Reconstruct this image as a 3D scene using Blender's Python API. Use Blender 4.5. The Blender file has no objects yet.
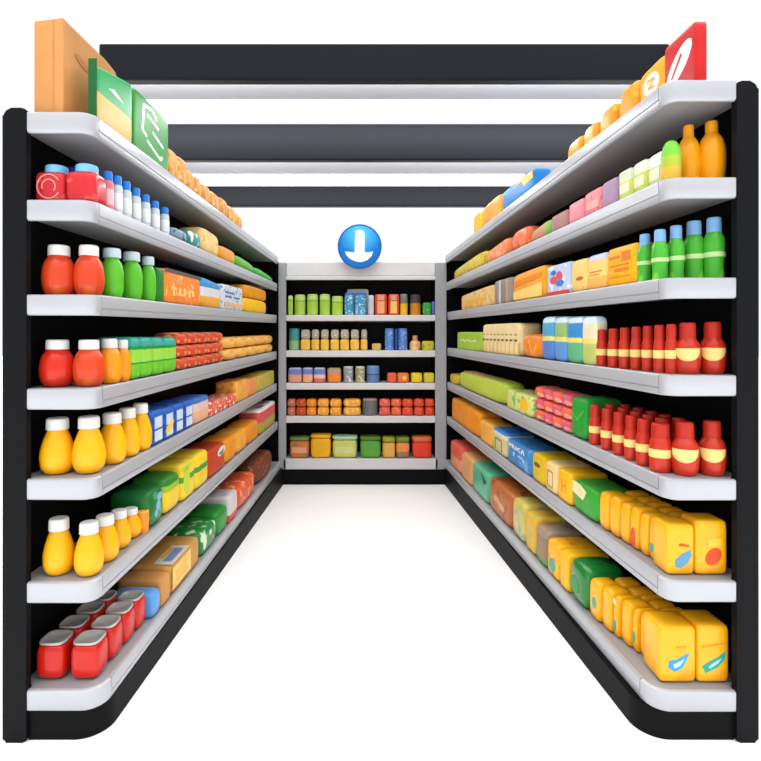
import bpy, bmesh, math, random
from mathutils import Vector, Matrix
random.seed(7)
C = bpy.context.scene.collection
EYE, F, CX, CY = 1.47, 550.0, 362.0, 338.0          # eye height (m), focal length (px), horizon point

# ------------------------------------------------------------------ materials
def lin(c):
    out = []
    for v in c:
        v /= 255.0
        out.append(v/12.92 if v <= 0.04045 else ((v+0.055)/1.055)**2.4)
    return (out[0], out[1], out[2], 1.0)
MC = {}
def mat(name, col, rough=0.38, metal=0.0, var=0.10, scale=9.0, bands=None, axis=2, spots=None,
        coat=0.0, trans=0.0, emit=0.0, bump=0.0, radial=None, spec=0.3):
    """procedural plastic / paper / metal. bands: [(height, colour)...]; spots: (colour, scale, amount)"""
    key = name
    if key in MC: return MC[key]
    m = bpy.data.materials.new(name); m.use_nodes = True; MC[key] = m
    nt = m.node_tree; N = nt.nodes; L = nt.links
    b = N['Principled BSDF']
    b.inputs['Roughness'].default_value = rough
    b.inputs['Metallic'].default_value = metal
    b.inputs['Specular IOR Level'].default_value = spec
    b.inputs['Coat Weight'].default_value = coat
    b.inputs['Coat Roughness'].default_value = 0.12
    b.inputs['Transmission Weight'].default_value = trans
    tc = N.new('ShaderNodeTexCoord')
    if bands:
        sp = N.new('ShaderNodeSeparateXYZ'); L.new(tc.outputs['Generated'], sp.inputs[0])
        rp = N.new('ShaderNodeValToRGB'); rp.color_ramp.interpolation = 'CONSTANT'
        el = rp.color_ramp.elements
        while len(el) < len(bands): el.new(0.5)
        for e, (p, c) in zip(el, bands): e.position = p; 
        for e, (p, c) in zip(el, bands): e.position = p; e.color = lin(c)
        # a slightly wavy printed edge
        nz = N.new('ShaderNodeTexNoise'); nz.inputs['Scale'].default_value = 3.0; L.new(tc.outputs['Generated'], nz.inputs['Vector'])
        ma = N.new('ShaderNodeMath'); ma.operation = 'MULTIPLY_ADD'; L.new(nz.outputs['Fac'], ma.inputs[0])
        ma.inputs[1].default_value = 0.05; L.new(sp.outputs[axis], ma.inputs[2])
        mb = N.new('ShaderNodeMath'); mb.operation = 'SUBTRACT'; L.new(ma.outputs[0], mb.inputs[0]); mb.inputs[1].default_value = 0.025
        L.new(mb.outputs[0], rp.inputs['Fac']); out = rp.outputs['Color']
    else:
        rgb = N.new('ShaderNodeRGB'); rgb.outputs[0].default_value = lin(col); out = rgb.outputs[0]
    if radial:
        vm = N.new('ShaderNodeVectorMath'); vm.operation = 'DISTANCE'; L.new(tc.outputs['Generated'], vm.inputs[0])
        vm.inputs[1].default_value = (0.5, 0.0, 0.80)
        rp = N.new('ShaderNodeValToRGB'); rp.color_ramp.elements[0].color = lin(radial); rp.color_ramp.elements[0].position = 0.05
        rp.color_ramp.elements[1].color = lin(col); rp.color_ramp.elements[1].position = 0.55
        L.new(vm.outputs['Value'], rp.inputs['Fac']); out = rp.outputs['Color']
    if spots:
        sc, ss, amt = spots
        vo = N.new('ShaderNodeTexNoise'); vo.inputs['Scale'].default_value = ss; vo.inputs['Detail'].default_value = 1.5
        L.new(tc.outputs['Object'], vo.inputs['Vector'])
        rp = N.new('ShaderNodeValToRGB'); rp.color_ramp.elements[0].position = 0.62-amt*0.4; rp.color_ramp.elements[1].position = 0.70-amt*0.4
        L.new(vo.outputs['Fac'], rp.inputs['Fac'])
        mx = N.new('ShaderNodeMix'); mx.data_type = 'RGBA'; L.new(rp.outputs['Color'], mx.inputs[0]); L.new(out, mx.inputs[6])
        mx.inputs[7].default_value = lin(sc); out = mx.outputs[2]
    if var:
        nz = N.new('ShaderNodeTexNoise'); nz.inputs['Scale'].default_value = scale; nz.inputs['Detail'].default_value = 3
        L.new(tc.outputs['Object'], nz.inputs['Vector'])
        mr = N.new('ShaderNodeMapRange'); L.new(nz.outputs['Fac'], mr.inputs['Value'])
        mr.inputs['From Min'].default_value = 0.3; mr.inputs['From Max'].default_value = 0.7
        mr.inputs['To Min'].default_value = 1-var; mr.inputs['To Max'].default_value = 1+var*0.5
        mx = N.new('ShaderNodeMix'); mx.data_type = 'RGBA'; mx.blend_type = 'MULTIPLY'; mx.inputs[0].default_value = 1
        L.new(out, mx.inputs[6]); L.new(mr.outputs['Result'], mx.inputs[7]); out = mx.outputs[2]
    L.new(out, b.inputs['Base Color'])
    if bump:
        nz = N.new('ShaderNodeTexNoise'); nz.inputs['Scale'].default_value = 40; L.new(tc.outputs['Object'], nz.inputs['Vector'])
        bp = N.new('ShaderNodeBump'); bp.inputs['Strength'].default_value = bump; bp.inputs['Distance'].default_value = 0.004
        L.new(nz.outputs['Fac'], bp.inputs['Height']); L.new(bp.outputs['Normal'], b.inputs['Normal'])
    if emit:
        b.inputs['Emission Color'].default_value = (1, 1, 1, 1); b.inputs['Emission Strength'].default_value = emit
    return m
def plain(rgb, **k):
    return mat('plastic_%02x%02x%02x' % tuple(rgb) + (''.join('_%s' % v for v in k.values()) if k else ''), rgb, **k)

# ------------------------------------------------------------------ mesh helpers
def obj(name, bm, m, parent=None, loc=(0, 0, 0), smooth=True, ms=None):
    me = bpy.data.meshes.new(name); 
    bmesh.ops.recalc_face_normals(bm, faces=bm.faces)
    bm.to_mesh(me); bm.free()
    for x in (ms or [m]): me.materials.append(x)
    for p in me.polygons: p.use_smooth = smooth
    o = bpy.data.objects.new(name, me); C.objects.link(o)
    o.location = loc
    if parent: o.parent = parent
    return o
def tag(o, label, cat, group=None):
    o['label'] = label; o['category'] = cat
    if group: o['group'] = group
    return o
def thing(name, label, cat, loc, rotz=0, group=None):
    o = bpy.data.objects.new(name, None); C.objects.link(o); o.empty_display_size = 0.02
    o.location = loc; o.rotation_euler = (0, 0, rotz); return tag(o, label, cat, group)
def box(bm, x0, x1, y0, y1, z0, z1):
    r = bmesh.ops.create_cube(bm, size=1)
    for v in r['verts']:
        v.co = Vector(((x0+x1)/2+v.co.x*(x1-x0), (y0+y1)/2+v.co.y*(y1-y0), (z0+z1)/2+v.co.z*(z1-z0)))
    return r['verts']
def bevel(bm, r, seg=3):
    bmesh.ops.bevel(bm, geom=bm.edges[:]+bm.verts[:], offset=r, segments=seg, affect='EDGES', profile=0.5)
def puff(w, d, h, p=8, n=7, h0=1.0, h1=1.0, flat=True, cen=(0, 0), z0=0.0, bm=None, pinch=0.0):
    """rounded soft box of w x d x h standing on z0; h0/h1 scale the height at -x / +x"""
    bm = bm or bmesh.new(); new = {}
    def pt(a, b, c):
        k = (abs(a)**p+abs(b)**p+abs(c)**p)**(1.0/p)
        x, y, z = a/k, b/k, c/k
        zz = (z+1)/2
        if flat: zz = max(0.0, (z+1)/2)
        s = 1.0-pinch*max(0.0, z)**2
        hh = h*(h0+(h1-h0)*(x+1)/2)
        return (cen[0]+x*w/2, cen[1]+y*d/2*s, z0+zz*hh)
    g = [math.sin((-1+2*i/n)*math.pi/2*0.92)/math.sin(math.pi/2*0.92) for i in range(n+1)]
    for ax in range(3):
        for sg in (-1, 1):
            vs = {}
            for i in range(n+1):
                for j in range(n+1):
                    q = [0, 0, 0]; q[ax] = sg; q[(ax+1) % 3] = g[i]; q[(ax+2) % 3] = g[j]
                    kk = tuple(round(t, 5) for t in q)
                    if kk not in new: new[kk] = bm.verts.new(pt(*q))
                    vs[i, j] = new[kk]
            for i in range(n):
                for j in range(n):
                    try: bm.faces.new((vs[i, j], vs[i+1, j], vs[i+1, j+1], vs[i, j+1]))
                    except ValueError: pass
    return bm
def lathe(prof, r, h, n=28, bm=None):
    bm = bm or bmesh.new(); rings = []
    for (pr, pz) in prof:
        if pr <= 1e-5: rings.append([bm.verts.new((0, 0, pz*h))])
        else: rings.append([bm.verts.new((r*pr*math.cos(2*math.pi*k/n), r*pr*math.sin(2*math.pi*k/n), pz*h)) for k in range(n)])
    for a, b in zip(rings, rings[1:]):
        for k in range(n):
            k2 = (k+1) % n
            if len(a) == 1: bm.faces.new((a[0], b[k], b[k2]))
            elif len(b) == 1: bm.faces.new((a[k], a[k2], b[0]))
            else: bm.faces.new((a[k], a[k2], b[k2], b[k]))
    return bm
def smooth_prof(pts, sub=4):
    out = []
    P = [pts[0]]+list(pts)+[pts[-1]]
    for i in range(1, len(P)-2):
        for s in range(sub):
            t = s/sub
            q = []
            for c in (0, 1):
                a, b_, c_, d = P[i-1][c], P[i][c], P[i+1][c], P[i+2][c]
                q.append(0.5*(2*b_+(c_-a)*t+(2*a-5*b_+4*c_-d)*t*t+(3*b_-a-3*c_+d)*t**3))
            out.append((max(0, q[0]), max(pts[0][1], q[1])))
    out.append(pts[-1]); return out
def capprof(r, z0, z1):
    return [(0, z0), (r*.94, z0), (r, z0+(z1-z0)*.12), (r*.99, z0+(z1-z0)*.75), (r*.93, z0+(z1-z0)*.93), (r*.75, z1), (0, z1)]
def extrude_poly(bm, pts, depth, fn):
    """pts in 2-D; fn(u, v, t) gives a 3-D point, t = 0 back, 1 front"""
    a = [bm.verts.new(fn(u, v, 0)) for u, v in pts]; b = [bm.verts.new(fn(u, v, 1)) for u, v in pts]
    bm.faces.new(a); bm.faces.new(b)
    for i in range(len(pts)):
        j = (i+1) % len(pts); bm.faces.new((a[i], a[j], b[j], b[i]))

def decal(bm, pts, w, d, h, face, sgn=1, t=0.0022, lift=0):
    t += .0012*lift
    """printed patch lying on a face of a w x d x h pack. pts in 0..1 of that face (left to right as one looks at it, bottom to top)"""
    if face == 'f': fn = lambda u, v, k: (-w/2+u*w, -d/2+0.001-k*t, v*h)
    elif face == 'n':                                   # end that looks at the camera (sgn = its local x sign)
        fn = (lambda u, v, k: (w/2-0.001+k*t, -d/2+u*d, v*h)) if sgn > 0 else (lambda u, v, k: (-w/2+0.001-k*t, d/2-u*d, v*h))
    elif face == 't': fn = lambda u, v, k: (-w/2+u*w, -d/2+v*d, h-0.001+k*t)
    extrude_poly(bm, pts, t, fn)
def rect(u0, u1, v0, v1): return [(u0, v0), (u1, v0), (u1, v1), (u0, v1)]
def oval(cu, cv, ru, rv, n=18, a0=0, a1=360, tilt=0):
    out = []
    for k in range(n):
        a = math.radians(a0+(a1-a0)*k/(n if a1-a0 == 360 else n-1)); x, y = ru*math.cos(a), rv*math.sin(a); t = math.radians(tilt)
        out.append((cu+x*math.cos(t)-y*math.sin(t), cv+x*math.sin(t)+y*math.cos(t)))
    return out

# ------------------------------------------------------------------ shelving layout (metres, from the aisle's perspective)
Y0, Y1 = 2.0, 5.5
RUN = {
 'L': dict(s=-1, back=(-1.262, -1.09), cap0=-1.218, near=[112, 200, 295, 389.5, 480, 583.5, 691.5], far=[257, 284, 315.5, 351.5, 383.5, 421.5, 461],
           xn=[-.985, -.985, -.975, -.972, -.972, -.972, -.950], xf=[-.84, -.845, -.85, -.85, -.85, -.84, -.81]),
 'R': dict(s=1, back=(1.425, 1.10), cap0=1.36, near=[80, 177.5, 278, 376, 480.5, 582.5, 692.5], far=[256, 283, 312.5, 348, 382, 416, 459],
           xn=[1.112, 1.112, 1.112, 1.112, 1.112, 1.108, 1.055], xf=[.835, .84, .85, .85, .85, .845, .82]),
}
T = 0.074
for R in RUN.values():
    R['zn'] = [EYE-(y-CY)*Y0/F for y in R['near']]; R['zf'] = [EYE-(y-CY)*Y1/F for y in R['far']]
def zs(side, i, Y): R = RUN[side]; return R['zn'][i]+(R['zf'][i]-R['zn'][i])*(Y-Y0)/(Y1-Y0)
def ex(side, i, Y): R = RUN[side]; return R['xn'][i]+(R['xf'][i]-R['xn'][i])*(Y-Y0)/(Y1-Y0)
def bx(side, Y): R = RUN[side]; return R['back'][0]+(R['back'][1]-R['back'][0])*(Y-Y0)/(Y1-Y0)
def solveY(side, i, px, inset):
    R = RUN[side]; k = (R['xf'][i]-R['xn'][i])/(Y1-Y0); x0 = R['xn'][i]+R['s']*inset
    return (x0-Y0*k)/((px-CX)/F-k)

# ------------------------------------------------------------------ fixtures
M_edge = mat('brushed_grey_metal', (180, 182, 188), rough=0.33, metal=0.25, var=0.03, scale=4)
M_board = mat('grey_shelf_enamel', (150, 150, 152), rough=0.5, var=0.03, scale=4)
M_black = mat('matt_black_panel', (9, 10, 12), rough=0.7, var=0.1, scale=3, spec=0.05)
M_post = mat('charcoal_metal', (17, 18, 21), rough=0.5, var=0.08, scale=3, spec=0.08)
M_kick = mat('dark_kick_metal', (16, 16, 18), rough=0.5, var=0.08, scale=3, spec=0.06)

def path_for(side, xn, xf, backn, yn=Y0, r=0.055, n=8):
    """plan path: near back corner -> rounded front corner -> far end"""
    s = RUN[side]['s']
    pn = Vector((xn, yn)); pf = Vector((xf, Y1)); d = (pf-pn).normalized()
    e = Vector((-s, 0))                      # walking from the wall towards the aisle
    ang = math.acos(max(-1, min(1, (-e).dot(d)))); tl = r/math.tan(ang/2)
    a = pn-e*tl; b = pn+d*tl
    bis = ((-e)+d).normalized(); cen = pn+bis*(r/math.sin(ang/2))
    a0 = math.atan2(a.y-cen.y, a.x-cen.x); a1 = math.atan2(b.y-cen.y, b.x-cen.x)
    while a1-a0 > math.pi: a1 -= 2*math.pi
    while a1-a0 < -math.pi: a1 += 2*math.pi
    arc = [Vector((cen.x+r*math.cos(a0+(a1-a0)*k/n), cen.y+r*math.sin(a0+(a1-a0)*k/n))) for k in range(n+1)]
    return [Vector((backn, yn))], arc, [pf]
def sweep(pts, prof, zf, s):
    bm = bmesh.new(); rings = []
    for k, p in enumerate(pts):
        a = pts[max(0, k-1)]; b = pts[min(len(pts)-1, k+1)]; t = (b-a).normalized()
        nrm = Vector((t.y, -t.x)) if s < 0 else Vector((-t.y, t.x))
        rings.append([bm.verts.new((p.x+nrm.x*o, p.y+nrm.y*o, zf(p.y)+z)) for o, z in prof])
    n = len(prof)
    for a, b in zip(rings, rings[1:]):
        for k in range(n): bm.faces.new((a[k], a[(k+1) % n], b[(k+1) % n], b[k]))
    bm.faces.new(rings[0]); bm.faces.new(rings[-1]); return bm
EDGE_PROF = [(-.016, .0005), (-.013, .003), (-.003, .003), (0, 0), (.001, -.004), (.001, -.044), (-.004, -.047), (-.004, -.050), (0, -.052),
             (0, -.068), (-.004, -T), (-.016, -T), (-.018, -.066)]
CAP_PROF = [(-.016, .0005), (-.013, .003), (-.004, .002), (0, -.001), (.001, -.005), (.001, -.066), (-.002, -T+.003), (-.006, -T), (-.016, -T), (-.018, -.066)]
def split_far(pts, m=14):
    a, b = pts[-2], pts[-1]
    return pts[:-1]+[a+(b-a)*k/m for k in range(1, m+1)]
def make_run(side, label):
    R = RUN[side]; s = R['s']
    root = thing('shelving_unit', label, 'shelving unit', (R['cap0'], Y0, 0))
    off = Vector((-root.location.x, -Y0, 0))
    def add(name, bm, m, parent=None, smooth=True):
        bmesh.ops.translate(bm, vec=off, verts=bm.verts[:]); return obj(name, bm, m, parent or root, smooth=smooth)
    # upright post at the near end
    if side == 'L': x0, x1, ztop = -1.305, -1.219, 2.306
    else: x0, x1, ztop = 1.361, 1.440, 2.404
    bm = bmesh.new(); yp = Y0-0.004
    pr = 0.03; prof = [(x0, -0.0), (x1, 0.0), (x1, ztop-.01)]
    outer = x0 if side == 'L' else x1
    pts = []
    def arcc(cx, cz, a0, a1, r): return [(cx+r*math.cos(math.radians(a0+(a1-a0)*k/6)), cz+r*math.sin(math.radians(a0+(a1-a0)*k/6))) for k in range(7)]
    pts = arcc(x0+.012, .012, 180, 270, .012)+arcc(x1-.012, .012, 270, 360, .012)
    rl, rr = (.03, .016) if side == 'L' else (.016, .03)
    pts += arcc(x1-rr, ztop-rr, 0, 90, rr)+arcc(x0+rl, ztop-rl, 90, 180, rl)
    extrude_poly(bm, pts, .03, lambda u, v, t: (u, yp+.03*(1-t), v))
    fs = [f for f in bm.faces if len(f.verts) > 4]
    bmesh.ops.bevel(bm, geom=[e for e in bm.edges if any(f in fs for f in e.link_faces)], offset=.006, segments=2, affect='EDGES')
    add('upright_post', bm, M_post, smooth=False)
    # back panel running down the aisle
    bm = bmesh.new()
    extrude_poly(bm, [(bx(side, Y0+.03), Y0+.03), (bx(side, Y1), Y1), (bx(side, Y1)+s*.03, Y1), (bx(side, Y0+.03)+s*.03, Y0+.03)], 0,
                 lambda u, v, t: (u, v, 0.0 if t == 0 else (zs(side, 0, v)-.01)))
    add('back_panel', bm, M_black, smooth=False)
    # the panel behind the post's inner edge, closing the near corner
    bm = bmesh.new(); xb = bx(side, Y0)
    box(bm, min(xb, xb+s*.03), max(xb, xb+s*.03), Y0+.004+.0, Y0+.03, 0, zs(side, 0, Y0)-.09)
    # far end panel
    bm.free(); bm = bmesh.new()
    xa, xc = bx(side, Y1), (-.834 if side == 'L' else .843)
    box(bm, min(xa, xc), max(xa, xc), Y1-.02, Y1-.001, 0, zs(side, 0, Y1)-.0525)
    add('end_panel', bm, M_black, smooth=False)
    for i in range(7):
        zf = lambda y, i=i: zs(side, i, y)
        st, arc, end = path_for(side, R['xn'][i], R['xf'][i], R['cap0'], r=.055 if i < 6 else .08)
        # board
        inn_s, inn_a, inn_e = path_for(side, R['xn'][i]+s*.012, R['xf'][i]+s*.012, R['cap0'], yn=Y0+.012, r=.045)
        loop = inn_s+split_far(inn_a+inn_e)+[Vector((bx(side, Y1), Y1)), Vector((bx(side, Y0+.036), Y0+.036)), Vector((R['cap0'], Y0+.036))]
        bm = bmesh.new()
        extrude_poly(bm, [(p.x, p.y) for p in loop], 0, lambda u, v, t: (u, v, zf(v)-(0 if t else .052)))
        sh = add('shelf', bm, M_board, smooth=False)
        cap_pts = st+arc; gap = (end[0]-arc[-1]).normalized()*.004
        e1 = sweep(cap_pts, CAP_PROF, zf, s); o = add('end_cap', e1, M_edge, smooth=False); o.parent = sh
        for p in o.data.polygons: p.use_smooth = True
        e2 = sweep(split_far([arc[-1]+gap]+end), EDGE_PROF, zf, s); o = add('edge_strip', e2, M_edge, smooth=True); o.parent = sh
        for q in sh.children:
            md = q.modifiers.new('edges', 'EDGE_SPLIT'); md.split_angle = math.radians(35)
    # kick plate
    kn, kf = (-.950, -.79) if side == 'L' else (1.028, .83)
    st, arc, end = path_for(side, kn, kf, R['cap0'], yn=Y0+.012, r=.11, n=12)
    ztop = lambda y: zs(side, 6, y)-T-.0005
    loop = st+split_far(arc+end)
    bm = bmesh.new(); inner = [Vector((p.x+s*.03, p.y+.0)) for p in loop]
    rings = []
    for k, p in enumerate(loop):
        a = loop[max(0, k-1)]; b = loop[min(len(loop)-1, k+1)]; t = (b-a).normalized()
        nr = Vector((-t.y, t.x)) if s < 0 else Vector((t.y, -t.x))
        q = p+nr*.03
        rings.append([bm.verts.new((p.x, p.y, 0.0)), bm.verts.new((p.x, p.y, ztop(p.y))), bm.verts.new((q.x, q.y, ztop(p.y))), bm.verts.new((q.x, q.y, 0.0))])
    for a, b in zip(rings, rings[1:]):
        for k in range(4): bm.faces.new((a[k], a[(k+1) % 4], b[(k+1) % 4], b[k]))
    bm.faces.new(rings[0]); bm.faces.new(rings[-1])
    o = add('kick_plate', bm, M_kick); md = o.modifiers.new('edges', 'EDGE_SPLIT'); md.split_angle = math.radians(40)
    return root
make_run('L', 'long black shelving run with seven grey shelves on the left side of the aisle')
make_run('R', 'long black shelving run with seven grey shelves on the right side of the aisle')

# shelving across the end of the aisle
def bz(y, Y=Y1): return EYE-(y-CY)*Y/F
def bxx(px, Y=Y1): return (px-CX)*Y/F
BT = [315, 350.5, 383, 416, 459]; BB = [321, 357, 389.5, 422.7, 469.5]
M_white = mat('pale_shelf_enamel', (214, 214, 216), rough=.4, var=.05, scale=6)
unit = thing('shelving_unit', 'grey framed shelving unit with five shelves across the end of the aisle', 'shelving unit', (0, Y1, 0))
def ub(name, x0, x1, y0, y1, z0, z1, m, bev=.004, parent=unit):
    bm = bmesh.new(); box(bm, x0, x1, y0-Y1, y1-Y1, z0, z1)
    if bev: bevel(bm, bev, 2)
    return obj(name, bm, m, parent, smooth=False)
M_frame = mat('grey_frame_metal', (168, 169, 175), rough=0.4, metal=0.2, var=0.04, scale=3)
ub('side_post', bxx(278), bxx(286), Y1+.003, Y1+.03, 0.155, bz(262.5), M_frame)
ub('side_panel', bxx(279), bxx(286)-.002, Y1+.0305, Y1+.40, 0.0, bz(264), M_black, 0)
ub('side_post', bxx(435.3), bxx(447), Y1+.003, Y1+.03, 0.155, bz(262.5), M_frame)
ub('side_panel', bxx(435.3)+.002, bxx(446), Y1+.0305, Y1+.40, 0.0, bz(264), M_black, 0)
hd = ub('header_panel', bxx(286)+.001, bxx(435.3)-.001, Y1-.001, Y1+.38, bz(276), bz(261.5), M_white, .012)
ub('lip', bxx(286)+.001, bxx(435.3)-.001, Y1-.012, Y1+.02, bz(280), bz(276.2), M_white, .005, hd)
ub('back_panel', bxx(285), bxx(436.5), Y1+.3605, Y1+.38, .15, bz(276)-.002, mat('dark_grey_panel', (30, 31, 33), rough=.7, var=.08, scale=2, spec=.06), 0)
ub('kick_plate', bxx(280), bxx(446), Y1+.01, Y1+.36, 0, bz(469.5)-.001, M_kick, .004)
for a, b_ in zip(BT, BB):
    w = .001 if a < 450 else -.03
    ub('shelf', bxx(286)+w, bxx(435.3)-w, Y1-.010 if a < 450 else Y1+.003, Y1+.359, bz(b_), bz(a), M_white, .006)

# sign on the header
sr, sc = .218, Vector((bxx(359.7, 5.43), 5.43, bz(246.3, 5.43)))
sg = thing('round_sign', 'round blue sign with a white down arrow mounted on the end unit header', 'sign', (sc.x, sc.y, sc.z-sr))
def disc(bm, r, y0, y1, n=64, bev=.006):
    extrude_poly(bm, [(r*math.cos(2*math.pi*k/n), r*math.sin(2*math.pi*k/n)) for k in range(n)], 0, lambda u, v, t: (u, y0 if t else y1, v+sr))
bm = bmesh.new(); disc(bm, sr, 0.0, .045); big = [f for f in bm.faces if len(f.verts) > 4]
bmesh.ops.bevel(bm, geom=[e for e in bm.edges if any(f in big for f in e.link_faces)], offset=.008, segments=3, affect='EDGES')
obj('disc', bm, mat('sign_rim_blue', (14, 96, 182), rough=.3, var=0), sg, smooth=False)
bm = bmesh.new(); disc(bm, sr*.925, -.003, .002)
obj('sign_face', bm, mat('sign_face_blue', (10, 118, 210), rough=.22, var=0, radial=(90, 205, 252)), sg, smooth=False)
bm = bmesh.new()
k = sr/22.0
def am(x, y): return ((x-359.7)*k, -(y-246.3)*k)
ar = [(355.7, 231), (359, 230), (363, 231), (364.8, 234), (364.6, 252)]
ar += [(368, 252.5), (373, 251.5), (371.5, 256), (367.5, 260), (362, 262), (357, 261.8), (351, 259.5), (346.5, 255.5), (345, 251.5), (349, 252), (354.5, 252.5), (355, 240)]
extrude_poly(bm, [am(x, y) for x, y in ar], 0, lambda u, v, t: (u, -.007 if t else -.002, v+sr))
obj('arrow', bm, mat('sign_white', (250, 251, 253), rough=.4, var=0), sg, smooth=False)

# ------------------------------------------------------------------ overhead beams and strip lights
def beam(lab, Y, yt, yb, x0, x1, dep=.07):
    zt, zb = EYE-(yt-CY)*Y/F, EYE-(yb-CY)*(Y+dep)/F
    bm = bmesh.new(); box(bm, x0, x1, Y, Y+dep, zb, zt); bevel(bm, .012, 3)
    o = obj('ceiling_beam', bm, mat('black_beam_lacquer', (22, 25, 31), rough=.45, var=.06, scale=1.2, spec=.12), None, smooth=False)
    # origin at its base
    c = Vector(((x0+x1)/2, Y, zb)); o.data.transform(Matrix.Translation(-c)); o.location = c
    tag(o, lab, 'beam', 'overhead beams across the aisle')
beam('widest black overhead beam, the nearest and highest in the photo', 2.90, 43, 85.5, -1.39, 1.625)
beam('middle black overhead beam between the two white strip lights', 4.00, 123.5, 163, -1.66, 1.9)
beam('thinnest black overhead beam, the lowest and farthest above the end shelves', 5.63, 186, 208, -1.67, 1.9)
def strip(lab, Y, y0, ym, y1, x0, x1):
    z = lambda y: EYE-(y-CY)*(Y+(.06 if y == y1 else 0))/F
    r = thing('strip_light', lab, 'ceiling light', (0, Y, z(y1)), 0, 'overhead strip lights')
    bm = bmesh.new(); box(bm, x0, x1, 0, .06, z(ym)-z(y1), z(y0)-z(y1))
    bm.free(); bm = bmesh.new(); zt, zm = z(y0)-z(y1), z(ym)-z(y1)
    pr = [(.06, zm), (.06, zt), (-.07, zt), (-.07, zt-.006)]+[(-.07*(1-math.sin(math.radians(a))), zm+(zt-.006-zm)*math.cos(math.radians(a))) for a in range(8, 91, 8)]
    extrude_poly(bm, pr, 0, lambda u, v, t: (x1 if t else x0, u, v))
    obj('housing', bm, mat('light_housing_grey', (170, 171, 177), rough=.5, var=0, spec=.2), r, smooth=False)
    bm = bmesh.new(); box(bm, x0+.01, x1-.01, .004, .056, 0, z(ym)-z(y1)-.001); bevel(bm, .012, 3)
    obj('diffuser', bm, mat('lit_diffuser', (250, 250, 250), rough=.4, var=0, emit=12.0), r, smooth=False)
strip('wide white strip light behind the nearest black beam', 3.72, 85.5, 100, 122.8, -1.68, 1.9)
strip('narrow white strip light just above the farthest black beam', 5.25, 163.5, 174.5, 185.7, -1.68, 1.95)

# floor
bm = bmesh.new(); box(bm, -30, 30, -12, 60, -.1, 0)
o = obj('floor', bm, mat('white_floor', (255, 255, 255), rough=.6, var=0, spec=.2), None, smooth=False); o['kind'] = 'structure'

# ------------------------------------------------------------------ goods
TIER = ['top', 'second', 'third', 'fourth', 'fifth', 'sixth', 'bottom']
NM = {'L': 'left run', 'R': 'right run', 'B': 'end unit'}
ORD = ['first', 'second', 'third', 'fourth', 'fifth', 'sixth', 'seventh', 'eighth', 'ninth', 'tenth', 'eleventh', 'twelfth']
def where(side, i): return "on %s %s shelf" % (NM[side], TIER[i] if side != 'B' else ['top', 'second', 'third', 'fourth', 'bottom'][i])
def pitch(side, i):
    R = RUN[side]; m = (R['zf'][i]-R['zn'][i])/(Y1-Y0); return -math.atan(m) if side == 'L' else math.atan(m)
def angle(side, i):
    R = RUN[side]; k = (R['xf'][i]-R['xn'][i])/(Y1-Y0)
    return math.pi/2-math.atan(k) if side == 'L' else -math.pi/2-math.atan(k)
def copy_tree(o, parent=None):
    c = o.copy(); C.objects.link(c); c.parent = parent
    for ch in o.children: copy_tree(ch, c)
    return c
PROTO = {}
def instance(key, build, loc, rot, scale, name, label, cat, group):
    """build() makes the parts under an Empty once; afterwards it is copied with its parts"""
    if key not in PROTO:
        r = thing(name, '', cat, (0, 0, 0)); build(r); PROTO[key] = r
    else: r = copy_tree(PROTO[key])
    r.location = loc; r.rotation_euler = (0, 0, rot); r.scale = scale
    tag(r, label, cat, group); return r

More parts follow.
